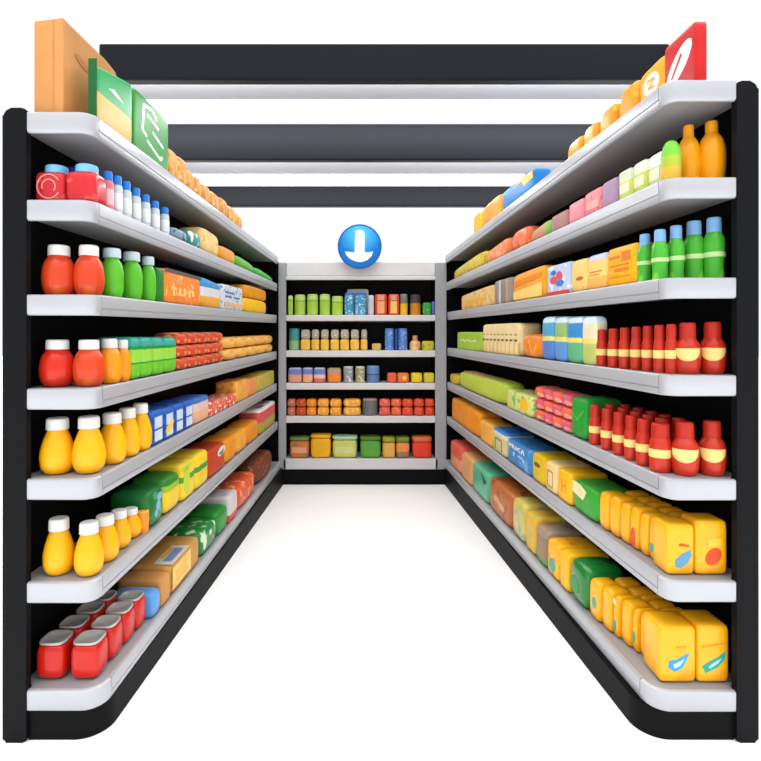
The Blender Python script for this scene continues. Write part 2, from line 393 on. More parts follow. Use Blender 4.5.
# --- round vessels; unit radius 0.05, unit height 0.2
UR, UH = .05, .2
def b_jar(bodym, capm, pear=False):
    def f(r):
        if pear: pr = [(0, 0), (.5, 0), (.72, .02), (.93, .12), (1, .26), (.97, .40), (.84, .56), (.68, .69), (.56, .77), (.52, .80)]
        else: pr = [(0, 0), (.5, 0), (.72, .02), (.93, .14), (1, .34), (.96, .52), (.84, .66), (.66, .75), (.58, .78), (.56, .80)]
        obj('jar_body', lathe(smooth_prof(pr)+[(0, .80)], UR, UH), bodym, r)
        c = lathe(smooth_prof(capprof(.64, .79, 1.0), 3), UR, UH); obj('cap', c, capm, r)
    return f
def b_bottle(bodym, capm, bandm=None, kind='plain', spotm=None):
    def f(r):
        if kind == 'tall':   pr = [(0, 0), (.78, 0), (.86, .02), (.93, .15), (1, .36), (.97, .55), (.8, .70), (.5, .80), (.42, .83)]; cz, cr = .83, .44
        elif kind == 'sport': pr = [(0, 0), (.82, 0), (.9, .02), (.86, .2), (.92, .38), (.97, .55), (.9, .66), (.7, .75), (.6, .78)]; cz, cr = .77, .66
        elif kind == 'round': pr = [(0, 0), (.6, 0), (.8, .03), (.95, .15), (1, .35), (.97, .55), (.82, .7), (.62, .77), (.56, .82)]; cz, cr = .82, .76
        elif kind == 'stout': pr = [(0, 0), (.8, 0), (.9, .02), (.98, .12), (1, .3), (1, .5), (.94, .62), (.80, .70), (.76, .73)]; cz, cr = .72, .82
        elif kind == 'sauce': pr = [(0, 0), (.74, 0), (.84, .02), (.95, .12), (1, .3), (1, .46), (.9, .58), (.66, .68), (.60, .71)]; cz, cr = .70, .64
        else: pr = [(0, 0), (.9, 0), (.97, .03), (1, .1), (1, .66), (.95, .72), (.80, .77), (.76, .8)]; cz, cr = .77, .84
        obj('bottle_body', lathe(smooth_prof(pr)+[(0, cz)], UR, UH), bodym, r)
        c = lathe(smooth_prof(capprof(cr, cz-.01, 1.0), 3), UR, UH); obj('cap', c, capm, r)
        if bandm:
            z0, z1 = (.36, .44) if kind == 'sport' else ((.30, .47) if kind in ('sauce', 'stout') else (.15, .55))
            g = 1.035 if kind != 'sport' else .99
            b = lathe([(g*.985, z0), (g, z0+.01), (g, z1-.01), (g*.985, z1)], UR, UH); obj('label_band', b, bandm, r)
        if spotm:                                       # half-moon label on the side that faces the camera
            b = bmesh.new(); n = 14; top = .50; rows = []
            for j in range(7):
                row = []
                for q in range(n+1):
                    a = -90+(-66+132*q/n); u = -1+2*q/n
                    zb = top-.25*math.sqrt(max(0, 1-u*u))
                    z = top+(zb-top)*j/6
                    rr = UR*(1.02 if z > .1 else 1)
                    row.append(b.verts.new((rr*math.cos(math.radians(a)), rr*math.sin(math.radians(a)), z*UH)))
                rows.append(row)
            for j in range(6):
                for q in range(n): b.faces.new((rows[j][q], rows[j][q+1], rows[j+1][q+1], rows[j+1][q]))
            bmesh.ops.remove_doubles(b, verts=b.verts[:], dist=.00002)
            o = obj('label', b, spotm, r); md = o.modifiers.new('s', 'SOLIDIFY'); md.thickness = .0012
    return f
USED = {}
def ulabel(lab):
    USED[lab] = USED.get(lab, 0)+1
    return lab
def round_front(side, i, cx, wpx, yt, key, build, name, lab, cat, group, margin=.017, rot=None, Y=None, deep=0.0):
    """vessel in the front row whose middle shows at pixel column cx"""
    if Y is None:
        Y = 3.0
        for _ in range(12): r = wpx*Y/F/2; Y = solveY(side, i, cx, margin+r)
    r = wpx*Y/F/2
    x = (cx-CX)*Y/F
    z = zs(side, i, Y)
    h = EYE-(yt-CY)*Y/F-z
    if i: h = min(h, zs(side, i-1, Y)-T-.004-z)
    sl = abs(RUN[side]['zf'][i]-RUN[side]['zn'][i])/(Y1-Y0)
    return instance(key, build, (x, Y, z+.0006+sl*r), angle(side, i) if rot is None else rot, (r/UR, r/UR, h/UH), name, ulabel(lab), cat, group), Y, r, h

def pack(side, i, pa, pb, yt, m, name, lab, cat='package', Yr=None, d=.17, margin=.014, p=9, group=None, deco=(), slant=(1, 1), yt2=None, end=None,
         maxh=True, gapm=.0015, pinch=0, h=None, zoff=0):
    """carton or pouch whose aisle face spans pixel columns pa..pb; yt = top edge at its middle"""
    Ya, Yb = Yr or sorted((solveY(side, i, pa, margin), solveY(side, i, pb, margin)))
    Ym = (Ya+Yb)/2; w = (Yb-Ya)-2*gapm
    z = zs(side, i, Ym)+zoff; pm = (pa+pb)/2; Yt = solveY(side, i, pm, margin)
    if h is None: h = EYE-(yt-CY)*Yt/F-z
    if i and maxh: h = min(h, zs(side, i-1, Ym)-T-.006-z)
    h = max(h, .012)
    s = RUN[side]['s']; xf = ex(side, i, Ym)+s*margin
    d = min(d, abs(bx(side, Ym)-xf)-.006)
    loc = (xf+s*d/2, Ym, z+.0005)
    sl = slant if side == 'L' else (slant[1], slant[0])
    sgn = -1 if side == 'L' else 1
    body = puff(w, d, h, p=p, h0=sl[0], h1=sl[1], pinch=pinch)
    if not deco:
        o = obj(name, body, m, None, loc=loc); o.rotation_euler = (0, pitch(side, i), angle(side, i)); tag(o, ulabel(lab), cat, group); return o
    r = thing(name, ulabel(lab), cat, loc, angle(side, i), group); r.rotation_euler.y = pitch(side, i)
    obj('pack_body', body, m, r)
    for li, dc in enumerate(deco):
        nm, pts, dm = dc[:3]; face = dc[3] if len(dc) > 3 else 'f'
        bm = bmesh.new()
        if isinstance(pts[0][0], (tuple, list)):
            for q in pts: decal(bm, q, w, d, h, face, sgn, lift=li)
        else: decal(bm, pts, w, d, h, face, sgn, lift=li)
        obj(nm, bm, dm, r, smooth=False)
    return r
def strokes(*segs, t=.05):
    out = []
    for (x0, y0, x1, y1) in segs:
        v = Vector((x1-x0, y1-y0)); n = Vector((-v.y, v.x)).normalized()*t/2
        out.append([(x0-n.x, y0-n.y), (x1-n.x, y1-n.y), (x1+n.x, y1+n.y), (x0+n.x, y0+n.y)])
    return out

WH = plain((240, 240, 238), rough=.35)
CAPW = plain((232, 231, 228), rough=.4)
CREAM = plain((244, 214, 130), rough=.45)
P_or = mat('orange_red_jar', (214, 66, 24), rough=.3, coat=.2, spots=((224, 96, 36), 14, .1))
P_ye = mat('yellow_jar', (250, 178, 14), rough=.28, coat=.12)
P_am = mat('amber_jar', (244, 150, 16), rough=.28, coat=.12)
P_gr = mat('green_bottle', (92, 190, 44), rough=.25, coat=.12)
P_red = mat('red_bottle', (196, 46, 24), rough=.35, coat=.2)
P_redcap = mat('red_cap', (188, 42, 24), rough=.35)

# ================= LEFT RUN
# top shelf
z = zs('L', 0, 2.3)+.0016
r = thing('paper_bag', 'tall brown paper bag standing at the near end of the left run top shelf', 'bag', (-1.160, 2.30, z), 0)
M_kraft = mat('kraft_paper', (200, 140, 80), rough=.75, var=.12, scale=5, bump=.2)
bm = bmesh.new(); W, D, H = .110, .53, .365
vs = {}
prof = [(-D/2, 0), (D/2, 0), (D/2, H*.55), (D/2-.01, H*.74), (D/2-.04, H*.90), (D/2-.10, H*1.02), (D/2-.19, H*1.04), (-D/2+.03, H*1.0), (-D/2, H*1.0)]
extrude_poly(bm, prof, 0, lambda u, v, t: ((W/2 if t else -W/2), u, v*(1 if t else .965)))
obj('bag_body', bm, M_kraft, r, smooth=False); bevel_m = r.children[0].modifiers.new('b', 'BEVEL'); bevel_m.width = .006; bevel_m.segments = 2; bevel_m.limit_method = 'ANGLE'
bm = bmesh.new(); extrude_poly(bm, oval(-.13, .262, .055, .016, tilt=-8), 0, lambda u, v, t: (W/2+(.002 if t else -.001), u, v))
obj('handle_hole', bm, mat('kraft_dark_print', (186, 118, 60), rough=.8), r, smooth=False)  # darker brown oval patch on the bag's aisle face; stamp shares the colour
bm = bmesh.new(); extrude_poly(bm, oval(.02, .125, .012, .010), 0, lambda u, v, t: (W/2+(.002 if t else -.001), u, v))
obj('stamp', bm, mat('kraft_dark_print', (186, 118, 60)), r, smooth=False)
bm = bmesh.new(); extrude_poly(bm, rect(-.002, .002, 0, H*.97), 0, lambda u, v, t: (.018+u, -D/2-(.0015 if t else -.001), v))
obj('fold_line', bm, mat('kraft_fold', (196, 132, 70), rough=.8), r, smooth=False)

GREEN = mat('green_carton', (36, 142, 44), rough=.42); GRD = mat('deep_green', (14, 92, 40), rough=.42)
pack('L', 0, 97, 132.5, 74, mat('green_tan_pouch', (0, 0, 0), bands=[(0, (226, 172, 82)), (.42, (38, 160, 88)), (1, (38, 160, 88))]), 'tilted_pouch',
     'green and tan pouch leaning against the paper bag ' + where('L', 0), 'pouch', d=.034, p=14, slant=(.86, 1.12),
     deco=[('emblem', [(.3, .66), (.45, .72), (.75, .62), (.5, .63)], WH), ('edge_panel', rect(.02, .98, .02, .97), GRD, 'n')])
pack('L', 0, 133.5, 169, 104, GREEN, 'green_box', 'dark green box with a white looping emblem ' + where('L', 0), 'box', d=.05, p=16,
     deco=[('emblem', strokes((.22, .42, .26, .86), (.26, .86, .50, .90), (.50, .90, .62, .78), (.22, .42, .34, .36), (.34, .30, .74, .14), (.5, .52, .82, .40), (.34, .74, .68, .66), (.74, .14, .78, .22), t=.055), WH)])
TAN = [mat('bread_crust_a', (232, 172, 96), rough=.6, spots=((206, 138, 64), 25, .2)), mat('bread_crust_b', (222, 152, 78), rough=.6, spots=((246, 198, 120), 25, .2))]
tops = [(170, 179.5, 150), (179.5, 189, 158), (189, 196, 171), (196, 203, 177), (203, 212, 185), (212, 221, 193), (221, 229, 199), (229, 236.5, 207), (236.5, 243.5, 215)]
for k, (a, b_, y) in enumerate(tops):
    pack('L', 0, a, b_, y, TAN[k % 2], 'bread_loaf', 'tan bread loaf, %s from the green box %s' % (ORD[k], where('L', 0)), 'bread', d=.12, p=4.5,
         group='bread loaves on the left top shelf')

# second shelf: red squat bottles, water bottles, packets
M_rjuice = mat('red_juice', (204, 40, 48), rough=.25, coat=.15, spots=((240, 110, 110), 18, .05)); LB = plain((120, 190, 236), rough=.3); DB = plain((28, 72, 160), rough=.35)
def squat(bodym, capm, emblem=None):
    def f(r):
        obj('bottle_body', puff(.1, .1, .155, p=6), bodym, r)
        bm = lathe(smooth_prof(capprof(.72, 0, 1.0), 3), .05, .042); o = obj('cap', bm, capm, r, loc=(0, 0, .153))
        if emblem:
            bm = bmesh.new()
            ring = []
            for (ro, ri, a0, a1) in ((.4, .36, 30, 330), (.24, .20, -40, 200)):
                n = 18
                for k in range(n):
                    t0 = math.radians(a0+(a1-a0)*k/n); t1 = math.radians(a0+(a1-a0)*(k+1)/n)
                    q = [(.5+ro*math.cos(t0), .5+ro*math.sin(t0)), (.5+ro*math.cos(t1), .5+ro*math.sin(t1)), (.5+ri*math.cos(t1), .5+ri*math.sin(t1)), (.5+ri*math.cos(t0), .5+ri*math.sin(t0))]
                    extrude_poly(bm, q, 0, lambda u, v, t: (-.05+u*.1, -.050-(.0015 if t else -.001), v*.155))
            obj('swirl_label', bm, emblem, r, smooth=False)
    return f
def squat_at(cx, wpx, yt, Y, key, build, lab, side='L', i=1, group='red juice bottles at the near end'):
    x = (cx-CX)*Y/F; w = wpx*Y/F; z = zs(side, i, Y); h = EYE-(yt-CY)*Y/F-z
    instance(key, build, (x, Y, z+.0008+.012*w), 0, (w/.1, w/.1, h/.197), 'juice_bottle', ulabel(lab), 'bottle', group)
squat_at(57, 29.5, 167, 2.10, 'sq1', squat(M_rjuice, LB, plain((240, 150, 150))), 'squat red juice bottle with swirl label, outermost '+where('L', 1))
squat_at(87, 29.5, 166, 2.10, 'sq2', squat(M_rjuice, LB), 'squat red juice bottle with plain side, at the aisle corner '+where('L', 1))
squat_at(76, 26, 169, 2.24, 'sq3', squat(M_rjuice, DB), 'squat red bottle with dark blue cap, behind the two '+where('L', 1))
b_pink = b_bottle(plain((226, 120, 130), rough=.35), plain((40, 120, 214)), plain((236, 190, 200)), 'plain')
b_water = b_bottle(mat('pale_bottle', (205, 214, 222), rough=.25, coat=.15), plain((44, 128, 222), rough=.3), plain((232, 236, 238), rough=.4), 'plain')
wb = [(107.5, 11.5, 172), (117, 10.5, 176.5), (126, 10.3, 182), (135.5, 10.3, 188.5), (145, 10.2, 195), (154.5, 10, 201.5), (164, 10, 208)]
for k, (c, w, y) in enumerate(wb):
    if k == 0: round_front('L', 1, c, w, y, 'pinkb', b_pink, 'water_bottle', 'pink labelled bottle with blue cap beside the red juice bottles '+where('L', 1), 'bottle', 'blue capped bottles')
    else: round_front('L', 1, c, w, y, 'water', b_water, 'water_bottle', 'white bottle with blue cap, %s from the pink bottle %s' % (ORD[k-1], where('L', 1)), 'bottle', 'blue capped bottles')
pack('L', 1, 175, 190, 229, mat('slate_pack', (128, 150, 166), rough=.3, spots=((60, 84, 120), 30, .2)), 'wrapped_pack', 'grey blue wrapped pack '+where('L', 1), p=4)
pack('L', 1, 190, 203, 232, mat('teal_pack', (50, 140, 130), rough=.3, spots=((220, 235, 235), 22, .12)), 'wrapped_pack', 'teal and white wrapped pack '+where('L', 1), p=5)
pack('L', 1, 203, 221, 230, mat('cream_bread', (238, 206, 136), rough=.6, spots=((222, 176, 98), 30, .1)), 'bread_bag', 'pale cream bread bag '+where('L', 1), 'bread', p=5, slant=(1.0, .92))
pack('L', 1, 221, 237, 248, mat('orange_pouch', (240, 156, 40), rough=.4), 'orange_pouch', 'orange pouch beside the cream bread bag '+where('L', 1), 'pouch', p=5)
pack('L', 1, 237, 256, 259, mat('lime_pouch', (88, 180, 40), rough=.35), 'green_pouch', 'bright green pouch '+where('L', 1), 'pouch', p=4, slant=(1.1, .8))
pack('L', 1, 256, 275, 271, mat('leaf_pack', (60, 188, 60), rough=.35), 'green_packet', 'flat green packet at the far end '+where('L', 1), 'packet', p=4, slant=(1.1, .6))

# third shelf
def at_px(side, i, cx, wpx, yt, Y, key, build, name, lab, cat, group, rot=0): return round_front(side, i, cx, wpx, yt, key, build, name, lab, cat, group, rot=rot, Y=Y)
J_or = b_jar(P_or, CAPW); J_ye = b_jar(P_ye, CAPW, True); J_am = b_jar(P_am, CAPW)
at_px('L', 2, 59, 31.5, 246, 2.11, 'jor', J_or, 'sauce_jar', 'round orange red jar with white cap nearest the post '+where('L', 2), 'jar', 'round jars')
at_px('L', 2, 89, 28.5, 246, 2.13, 'jor', J_or, 'sauce_jar', 'round orange red jar with white cap beside green bottles '+where('L', 2), 'jar', 'round jars')
B_gr = b_bottle(P_gr, plain((196, 214, 220), rough=.35), None, 'round')
for k, (c, w, y) in enumerate([(112, 22, 249), (131.5, 21, 252.5), (148, 15.5, 257)]):
    round_front('L', 2, c, w, y, 'grb', B_gr, 'green_bottle', 'green pale capped bottle, %s from the orange red jars %s' % (ORD[k], where('L', 2)), 'bottle', 'round green bottles')
pack('L', 2, 158.5, 165, 268, mat('dark_leaf', (28, 120, 34), rough=.4), 'green_carton', 'narrow dark green carton '+where('L', 2), 'carton', p=12)
OR1 = mat('orange_print', (240, 132, 48), rough=.4, spots=((250, 190, 110), 26, .12))
pack('L', 2, 165.5, 202, 272, OR1, 'orange_pack', 'wide orange pack with pale letters and dark top edge '+where('L', 2), 'pack', p=11,
     deco=[('top_strip', rect(.01, .99, .88, .985), plain((92, 78, 74))),
           ('print', [rect(.14, .26, .42, .50), rect(.18, .22, .24, .50), rect(.34, .38, .26, .50), rect(.46, .50, .26, .50), rect(.34, .50, .26, .32), rect(.60, .64, .24, .50), rect(.60, .72, .42, .48), rect(.70, .74, .30, .48)], plain((254, 214, 130)))])
pack('L', 2, 202.5, 222, 280, mat('blue_cream_pouch', (0, 0, 0), bands=[(0, (232, 170, 64)), (.38, (222, 220, 226)), (.68, (38, 148, 208)), (1, (38, 148, 208))]), 'striped_pouch',
     'pouch with blue, white and yellow stripes '+where('L', 2), 'pouch', p=8, slant=(1.05, .92))
pack('L', 2, 222.5, 243.5, 286, mat('white_print_box', (214, 220, 224), rough=.4, spots=((86, 150, 205), 34, .18)), 'printed_box', 'white box with blue and orange print '+where('L', 2), 'box', p=14,
     deco=[('label', [rect(.12, .42, .50, .56), rect(.12, .55, .66, .72), rect(.5, .8, .50, .56)], plain((40, 100, 190))), ('price_band', rect(.1, .9, .18, .30), plain((246, 176, 110)))])
for k in range(2):
    pack('L', 2, 244.5, 268, 0, mat('amber_case' if k else 'gold_case', (234, 150, 20) if k else (246, 190, 24), rough=.4), 'golden_pack',
         ('dark golden pack, the upper of two stacked ' if k else 'bright golden pack, the lower of two stacked ')+where('L', 2), 'pack', p=6, group='stacked golden packs', h=.118 if k == 0 else .105, zoff=.119*k)

# fourth shelf
at_px('L', 3, 57.5, 33, 340, 2.11, 'jrd', b_jar(mat('red_jar', (214, 44, 26), rough=.25, coat=.15), CAPW), 'sauce_jar', 'round red jar with white cap nearest the post '+where('L', 3), 'jar', 'round jars')
at_px('L', 3, 89, 29.5, 340, 2.12, 'jor', J_or, 'sauce_jar', 'round orange red jar beside the amber jar '+where('L', 3), 'jar', 'round jars')
at_px('L', 3, 109.5, 23.5, 339, 2.225, 'jam', J_am, 'sauce_jar', 'round amber jar with white cap, front one '+where('L', 3), 'jar', 'round jars')
at_px('L', 3, 122.5, 16, 340, 2.31, 'jam', J_am, 'sauce_jar', 'amber jar mostly behind another beside the green cartons '+where('L', 3), 'jar', 'round jars')
G4 = mat('green_teal_carton', (0, 0, 0), bands=[(0, (110, 196, 44)), (.36, (44, 146, 48)), (.40, (150, 214, 70)), (.70, (34, 140, 60)), (.78, (52, 166, 150)), (1, (52, 166, 150))])
for k, (a, b_, y) in enumerate([(133.5, 142.5, 337), (143, 154.5, 337), (155, 166, 337), (166.5, 178, 337)]):
    pack('L', 3, a, b_, y, G4, 'green_carton', 'lime carton with teal top, %s from the amber jars %s' % (ORD[k], where('L', 3)), 'carton', p=7, group='lime cartons')
RO = mat('tomato_can', (214, 74, 44), rough=.4, spots=((250, 190, 110), 20, .18)); PE = mat('peach_can', (246, 190, 92), rough=.4, spots=((232, 150, 60), 26, .08))
def grid(side, i, pa, pb, yt, cols, rows, m, name, desc, cat, d=.15, margin=.016, p=3.4, group=None, mats=None):
    Ya, Yb = sorted((solveY(side, i, pa, margin), solveY(side, i, pb, margin))); Ym = (Ya+Yb)/2; w = (Yb-Ya)/cols
    Yt = solveY(side, i, (pa+pb)/2, margin); s = RUN[side]['s']; sgn = -1 if side == 'L' else 1
    h = EYE-(yt-CY)*Yt/F-zs(side, i, Yt)
    h = min(h, zs(side, i-1, Ym)-T-.008-zs(side, i, Ym)); hh = h/rows
    for c in range(cols):
        Y = Ya+w*(c+.5); zz = zs(side, i, Y); xf = ex(side, i, Y)+s*margin
        for q in range(rows):
            key = ('grid', m.name if not mats else mats[(c+q) % len(mats)].name, side, name, p)
            mm = m if not mats else mats[(c+q) % len(mats)]
            if key not in PROTO:
                o = obj(name, puff(.1, .1, .1, p=p, flat=False), mm, None); PROTO[key] = o
            else: o = PROTO[key].copy(); C.objects.link(o)
            o.location = (xf+s*d/2, Y, zz+q*hh+.0006); o.rotation_euler = (0, pitch(side, i), angle(side, i)); o.scale = ((w-.0015)/.1, d/.1, (hh-.0008)/.1)
            lv = {1: [''], 2: ['lower row', 'upper row'], 3: ['bottom row', 'middle row', 'top row']}[rows][q]
            tag(o, ulabel('%s, %s%s in from near end %s' % (desc, (lv+', ') if lv else '', ORD[c], where(side, i))), cat, group or desc+' '+where(side, i))
grid('L', 3, 179, 225, 332, 5, 3, RO, 'tomato_can', 'red spotted can', 'can')
grid('L', 3, 227.5, 274, 336, 5, 2, PE, 'peach_can', 'peach coloured can', 'can')

# fifth shelf
for k, (c, w, y, Y) in enumerate([(57.5, 32.5, 418, 2.10), (89, 31, 416.5, 2.11), (112, 27.5, 413, 2.25), (127.5, 24.5, 408, 2.38), (140.5, 22, 403.5, 2.495)]):
    at_px('L', 4, c, w, y, Y, 'jye', J_ye, 'juice_jar', 'pear shaped yellow jar, %s from the left %s' % (ORD[k], where('L', 4)), 'jar', 'yellow jars on the fifth shelf')
BLUE = mat('blue_case', (36, 98, 190), rough=.4, spots=((24, 66, 150), 20, .15))
sq = [('label', [rect(.18, .82, .48, .80), rect(.18, .82, .12, .42)], plain((205, 220, 236)))]
for k, (a, b_, y) in enumerate([(153, 164.5, 409.5), (165, 175, 407), (175.5, 184.5, 403.5), (185, 194, 400.5)]):
    pack('L', 4, a, b_, y, BLUE, 'blue_carton', 'blue carton with white labels, %s from the yellow jars %s' % (ORD[k], where('L', 4)), 'carton', p=9, group='blue cartons',
         deco=sq if k != 1 else [sq[0], ('sticker', oval(.5, .4, .42, .12, tilt=20), plain((244, 200, 70)))])
pack('L', 4, 194.5, 210, 396.5, mat('blue_peach_carton', (0, 0, 0), bands=[(0, (236, 176, 140)), (.5, (226, 196, 190)), (.8, (60, 110, 190)), (1, (60, 110, 190))]), 'blue_carton',
     'blue topped carton with a peach front, last blue one '+where('L', 4), 'carton', p=9, group='blue cartons')
pack('L', 4, 211, 219.5, 401, mat('red_white_print', (226, 96, 66), rough=.4, spots=((250, 235, 225), 34, .2)), 'low_box', 'low red and white box beside the peach front carton '+where('L', 4), 'box', p=12, group='low red boxes')
pack('L', 4, 220, 228.5, 398, mat('red_white_print', (0, 0, 0)), 'low_box', 'low red and white box, middle of three '+where('L', 4), 'box', p=12, group='low red boxes')
pack('L', 4, 229, 237, 395, mat('red_white_print', (0, 0, 0)), 'low_box', 'low red and white box against the yellow orange box '+where('L', 4), 'box', p=12, group='low red boxes')
pack('L', 4, 237.5, 249, 380, mat('amber_print', (246, 176, 76), rough=.4, spots=((230, 136, 50), 24, .12)), 'amber_box', 'yellow orange box '+where('L', 4), 'box', p=12)
pack('L', 4, 249.5, 257.5, 378, mat('peach_print', (240, 150, 84), rough=.4), 'peach_box', 'narrow peach box '+where('L', 4), 'box', p=12)
pack('L', 4, 258, 275, 373, mat('olive_print', (190, 186, 60), rough=.4, spots=((240, 176, 90), 22, .15)), 'olive_box', 'olive green box at the far end '+where('L', 4), 'box', p=12)

# sixth shelf
for k, (c, w, y, Y) in enumerate([(59, 29, 518, 2.09), (89, 27.5, 522, 2.08), (105, 26.5, 515, 2.205), (119, 23, 510, 2.335), (130.5, 21, 508, 2.45)]):
    at_px('L', 5, c, w, y, Y, 'jye', J_ye, 'juice_jar', 'pear shaped yellow jar, %s from the left %s' % (ORD[k], where('L', 5)), 'jar', 'yellow jars on the sixth shelf')
round_front('L', 5, 143, 11.5, 511, 'orcup', lambda r: (obj('cup_body', lathe(smooth_prof([(0, 0), (.85, 0), (.9, .03), (.97, .5), (1, .95)])+[(.9, 1), (0, 1)], UR, UH), plain((238, 150, 40)), r),
            obj('lid', lathe(capprof(.98, .97, 1.03), UR, UH), plain((246, 176, 80)), r)), 'cup', 'small orange cup beside the last yellow jar '+where('L', 5), 'cup', None)
pack('L', 5, 150, 166, 487, mat('dark_green_bag', (30, 112, 50), rough=.3, spots=((70, 160, 110), 14, .12)), 'green_bag', 'glossy dark green bag with a pale blue figure '+where('L', 5), 'bag', p=5, d=.2,
     deco=[('figure', [oval(.62, .74, .16, .10), oval(.52, .52, .12, .16, tilt=-30), oval(.40, .34, .10, .10)], plain((120, 180, 205)))])
pack('L', 5, 166.5, 182.5, 474, mat('green_yellow_pouch', (0, 0, 0), bands=[(0, (238, 200, 40)), (.62, (150, 190, 50)), (.78, (50, 130, 40)), (1, (50, 130, 40))]), 'yellow_green_pouch', 'yellow pouch with green top beside the green bag '+where('L', 5), 'pouch', p=5, d=.2)
YG = mat('yellow_band_carton', (0, 0, 0), bands=[(0, (240, 208, 40)), (.5, (64, 150, 70)), (.66, (246, 214, 50)), (1, (240, 190, 30))])
pack('L', 5, 183, 196, 461, YG, 'yellow_carton', 'yellow carton with green stripe and knotted ribbon '+where('L', 5), 'carton', p=9, d=.2, deco=[('ribbon', [oval(.3, .55, .22, .38), oval(.3, .9, .3, .09)], plain((200, 220, 60)))], group='yellow striped cartons')
pack('L', 5, 196.5, 209, 452, YG, 'yellow_carton', 'yellow carton with green stripe and no ribbon '+where('L', 5), 'carton', p=9, d=.2, group='yellow striped cartons')
pack('L', 5, 209.5, 226, 446, mat('rust_red_box', (196, 62, 28), rough=.4), 'red_box', 'rust red box with black and white emblem '+where('L', 5), 'box', p=9, d=.2,
     deco=[('emblem', oval(.72, .72, .24, .16, tilt=15), WH), ('emblem_mark', strokes((.56, .66, .86, .72), (.66, .60, .80, .64), t=.05), plain((30, 36, 50)))])
for k, (a, b_, y) in enumerate([(226.5, 237, 437), (237.5, 248, 430), (248.5, 259.5, 422)]):
    pack('L', 5, a, b_, y, [mat('orange_bag_a', (240, 150, 30), rough=.4), mat('orange_bag_b', (244, 166, 50), rough=.4, spots=((250, 210, 120), 30, .1))][k % 2], 'orange_pack', 'orange pack, %s after the rust red box %s' % (ORD[k], where('L', 5)), 'pack', p=6, d=.2, group='orange packs')
pack('L', 5, 260.5, 276, 405, mat('pink_olive_box', (0, 0, 0), bands=[(0, (180, 170, 70)), (.45, (226, 90, 90)), (.88, (245, 235, 230)), (1, (170, 40, 70))]), 'pink_box', 'pink and olive box with white rim at the far end '+where('L', 5), 'box', p=12, d=.2)

# bottom shelf: red cans with grey lids
M_rcan = mat('red_can', (200, 30, 16), rough=.25, coat=.15); M_lid = mat('grey_lid', (186, 182, 178), rough=.35, metal=.3, var=.12, scale=30)
def redcan(r):
    obj('can_body', puff(.1, .1, .13, p=4.5), M_rcan, r)
    bm = lathe([(0, 0), (.86, 0), (.92, .2), (.9, .8), (.8, .8), (.78, .5), (0, .5)], .05, .012, n=24)
    for v in bm.verts:
        a = math.atan2(v.co.y, v.co.x); kk = 1/((abs(math.cos(a))**4+abs(math.sin(a))**4)**.25); v.co.x *= kk; v.co.y *= kk
    obj('lid', bm, M_lid, r, loc=(0, 0, .1255))
def can_at(px, Y, wpx, lab, h=.142):
    x = (px-CX)*Y/F; w = wpx*Y/F
    instance('redcan', redcan, (x, Y, zs('L', 6, Y)+.0006+.016*w), 0, (w/.1, w/.1, h/.1375), 'drink_can', ulabel(lab), 'can', 'red cans with grey lids')
for k, (px, Y, w) in enumerate([(56.5, 2.105, 28.5), (90, 2.105, 28.5), (106, 2.22, 26.5), (119.5, 2.33, 25), (131, 2.435, 24)]):
    can_at(px, Y, w, ('red grey lidded can, outer one of the foremost pair ' if k == 0 else 'red grey lidded can, aisle row, %s from near end ' % ORD[k-1])+where('L', 6))
for k, (px, Y, w) in enumerate([(74.5, 2.22, 26.5), (90.5, 2.33, 25), (103.5, 2.435, 24)]):
    can_at(px, Y, w, 'red grey lidded can, inner row, %s behind the foremost pair %s' % (ORD[k], where('L', 6)))
pack('L', 6, 153.5, 162, 590, mat('sky_blue_pack', (92, 156, 222), rough=.35), 'blue_pack', 'light blue pack behind the red cans '+where('L', 6), 'pack', p=6, d=.2)
pack('L', 6, 162.5, 171.5, 575, mat('kraft_box', (206, 146, 76), rough=.6, var=.15), 'tan_box', 'plain tan cardboard box beside the light blue pack '+where('L', 6), 'box', p=9, d=.22)
pack('L', 6, 172, 201, 550, mat('kraft_box2', (200, 146, 74), rough=.6, var=.15), 'tan_box', 'tan pack with wrap around cream label '+where('L', 6), 'box', p=9, d=.22,
     deco=[('label', rect(.03, .62, .18, .90), plain((240, 200, 96))), ('label_print', strokes((.12, .66, .52, .66), (.12, .52, .48, .52), (.12, .38, .52, .38), t=.05), plain((226, 172, 70))),
           ('top_label', rect(.05, .60, .03, .45), plain((214, 206, 190)), 't'), ('top_mark', rect(.12, .52, .10, .30), plain((120, 136, 190)), 't'), ('top_logo', rect(.2, .5, .32, .42), plain((222, 170, 60)), 't')])
pack('L', 6, 202, 218, 525, mat('green_white_pack', (30, 134, 56), rough=.3, spots=((210, 230, 200), 16, .14)), 'green_pack', 'green pack with white marbled front '+where('L', 6), 'pack', p=6, d=.22)
pack('L', 6, 218.5, 229, 508, mat('green_plain_pack', (34, 140, 46), rough=.35), 'green_pack', 'plain green pack behind the marbled green pack '+where('L', 6), 'pack', p=6, d=.22)
pack('L', 6, 229.5, 238, 493, mat('pale_grey_red', (0, 0, 0), bands=[(0, (216, 80, 50)), (.3, (214, 206, 210)), (1, (176, 186, 206))]), 'white_box', 'white and grey box with red foot '+where('L', 6), 'box', p=12, d=.22)
pack('L', 6, 238.5, 257, 479, mat('orange_red_print', (232, 88, 40), rough=.35, spots=((250, 190, 150), 22, .1)), 'orange_bag', 'orange red bag with pale ring print '+where('L', 6), 'bag', p=5, d=.22)
pack('L', 6, 258, 275, 455, mat('dark_bread', (112, 60, 30), rough=.6, spots=((170, 100, 60), 30, .1), bump=.4), 'brown_loaf', 'dark brown loaf at the far end '+where('L', 6), 'bread', p=3.5, d=.22)

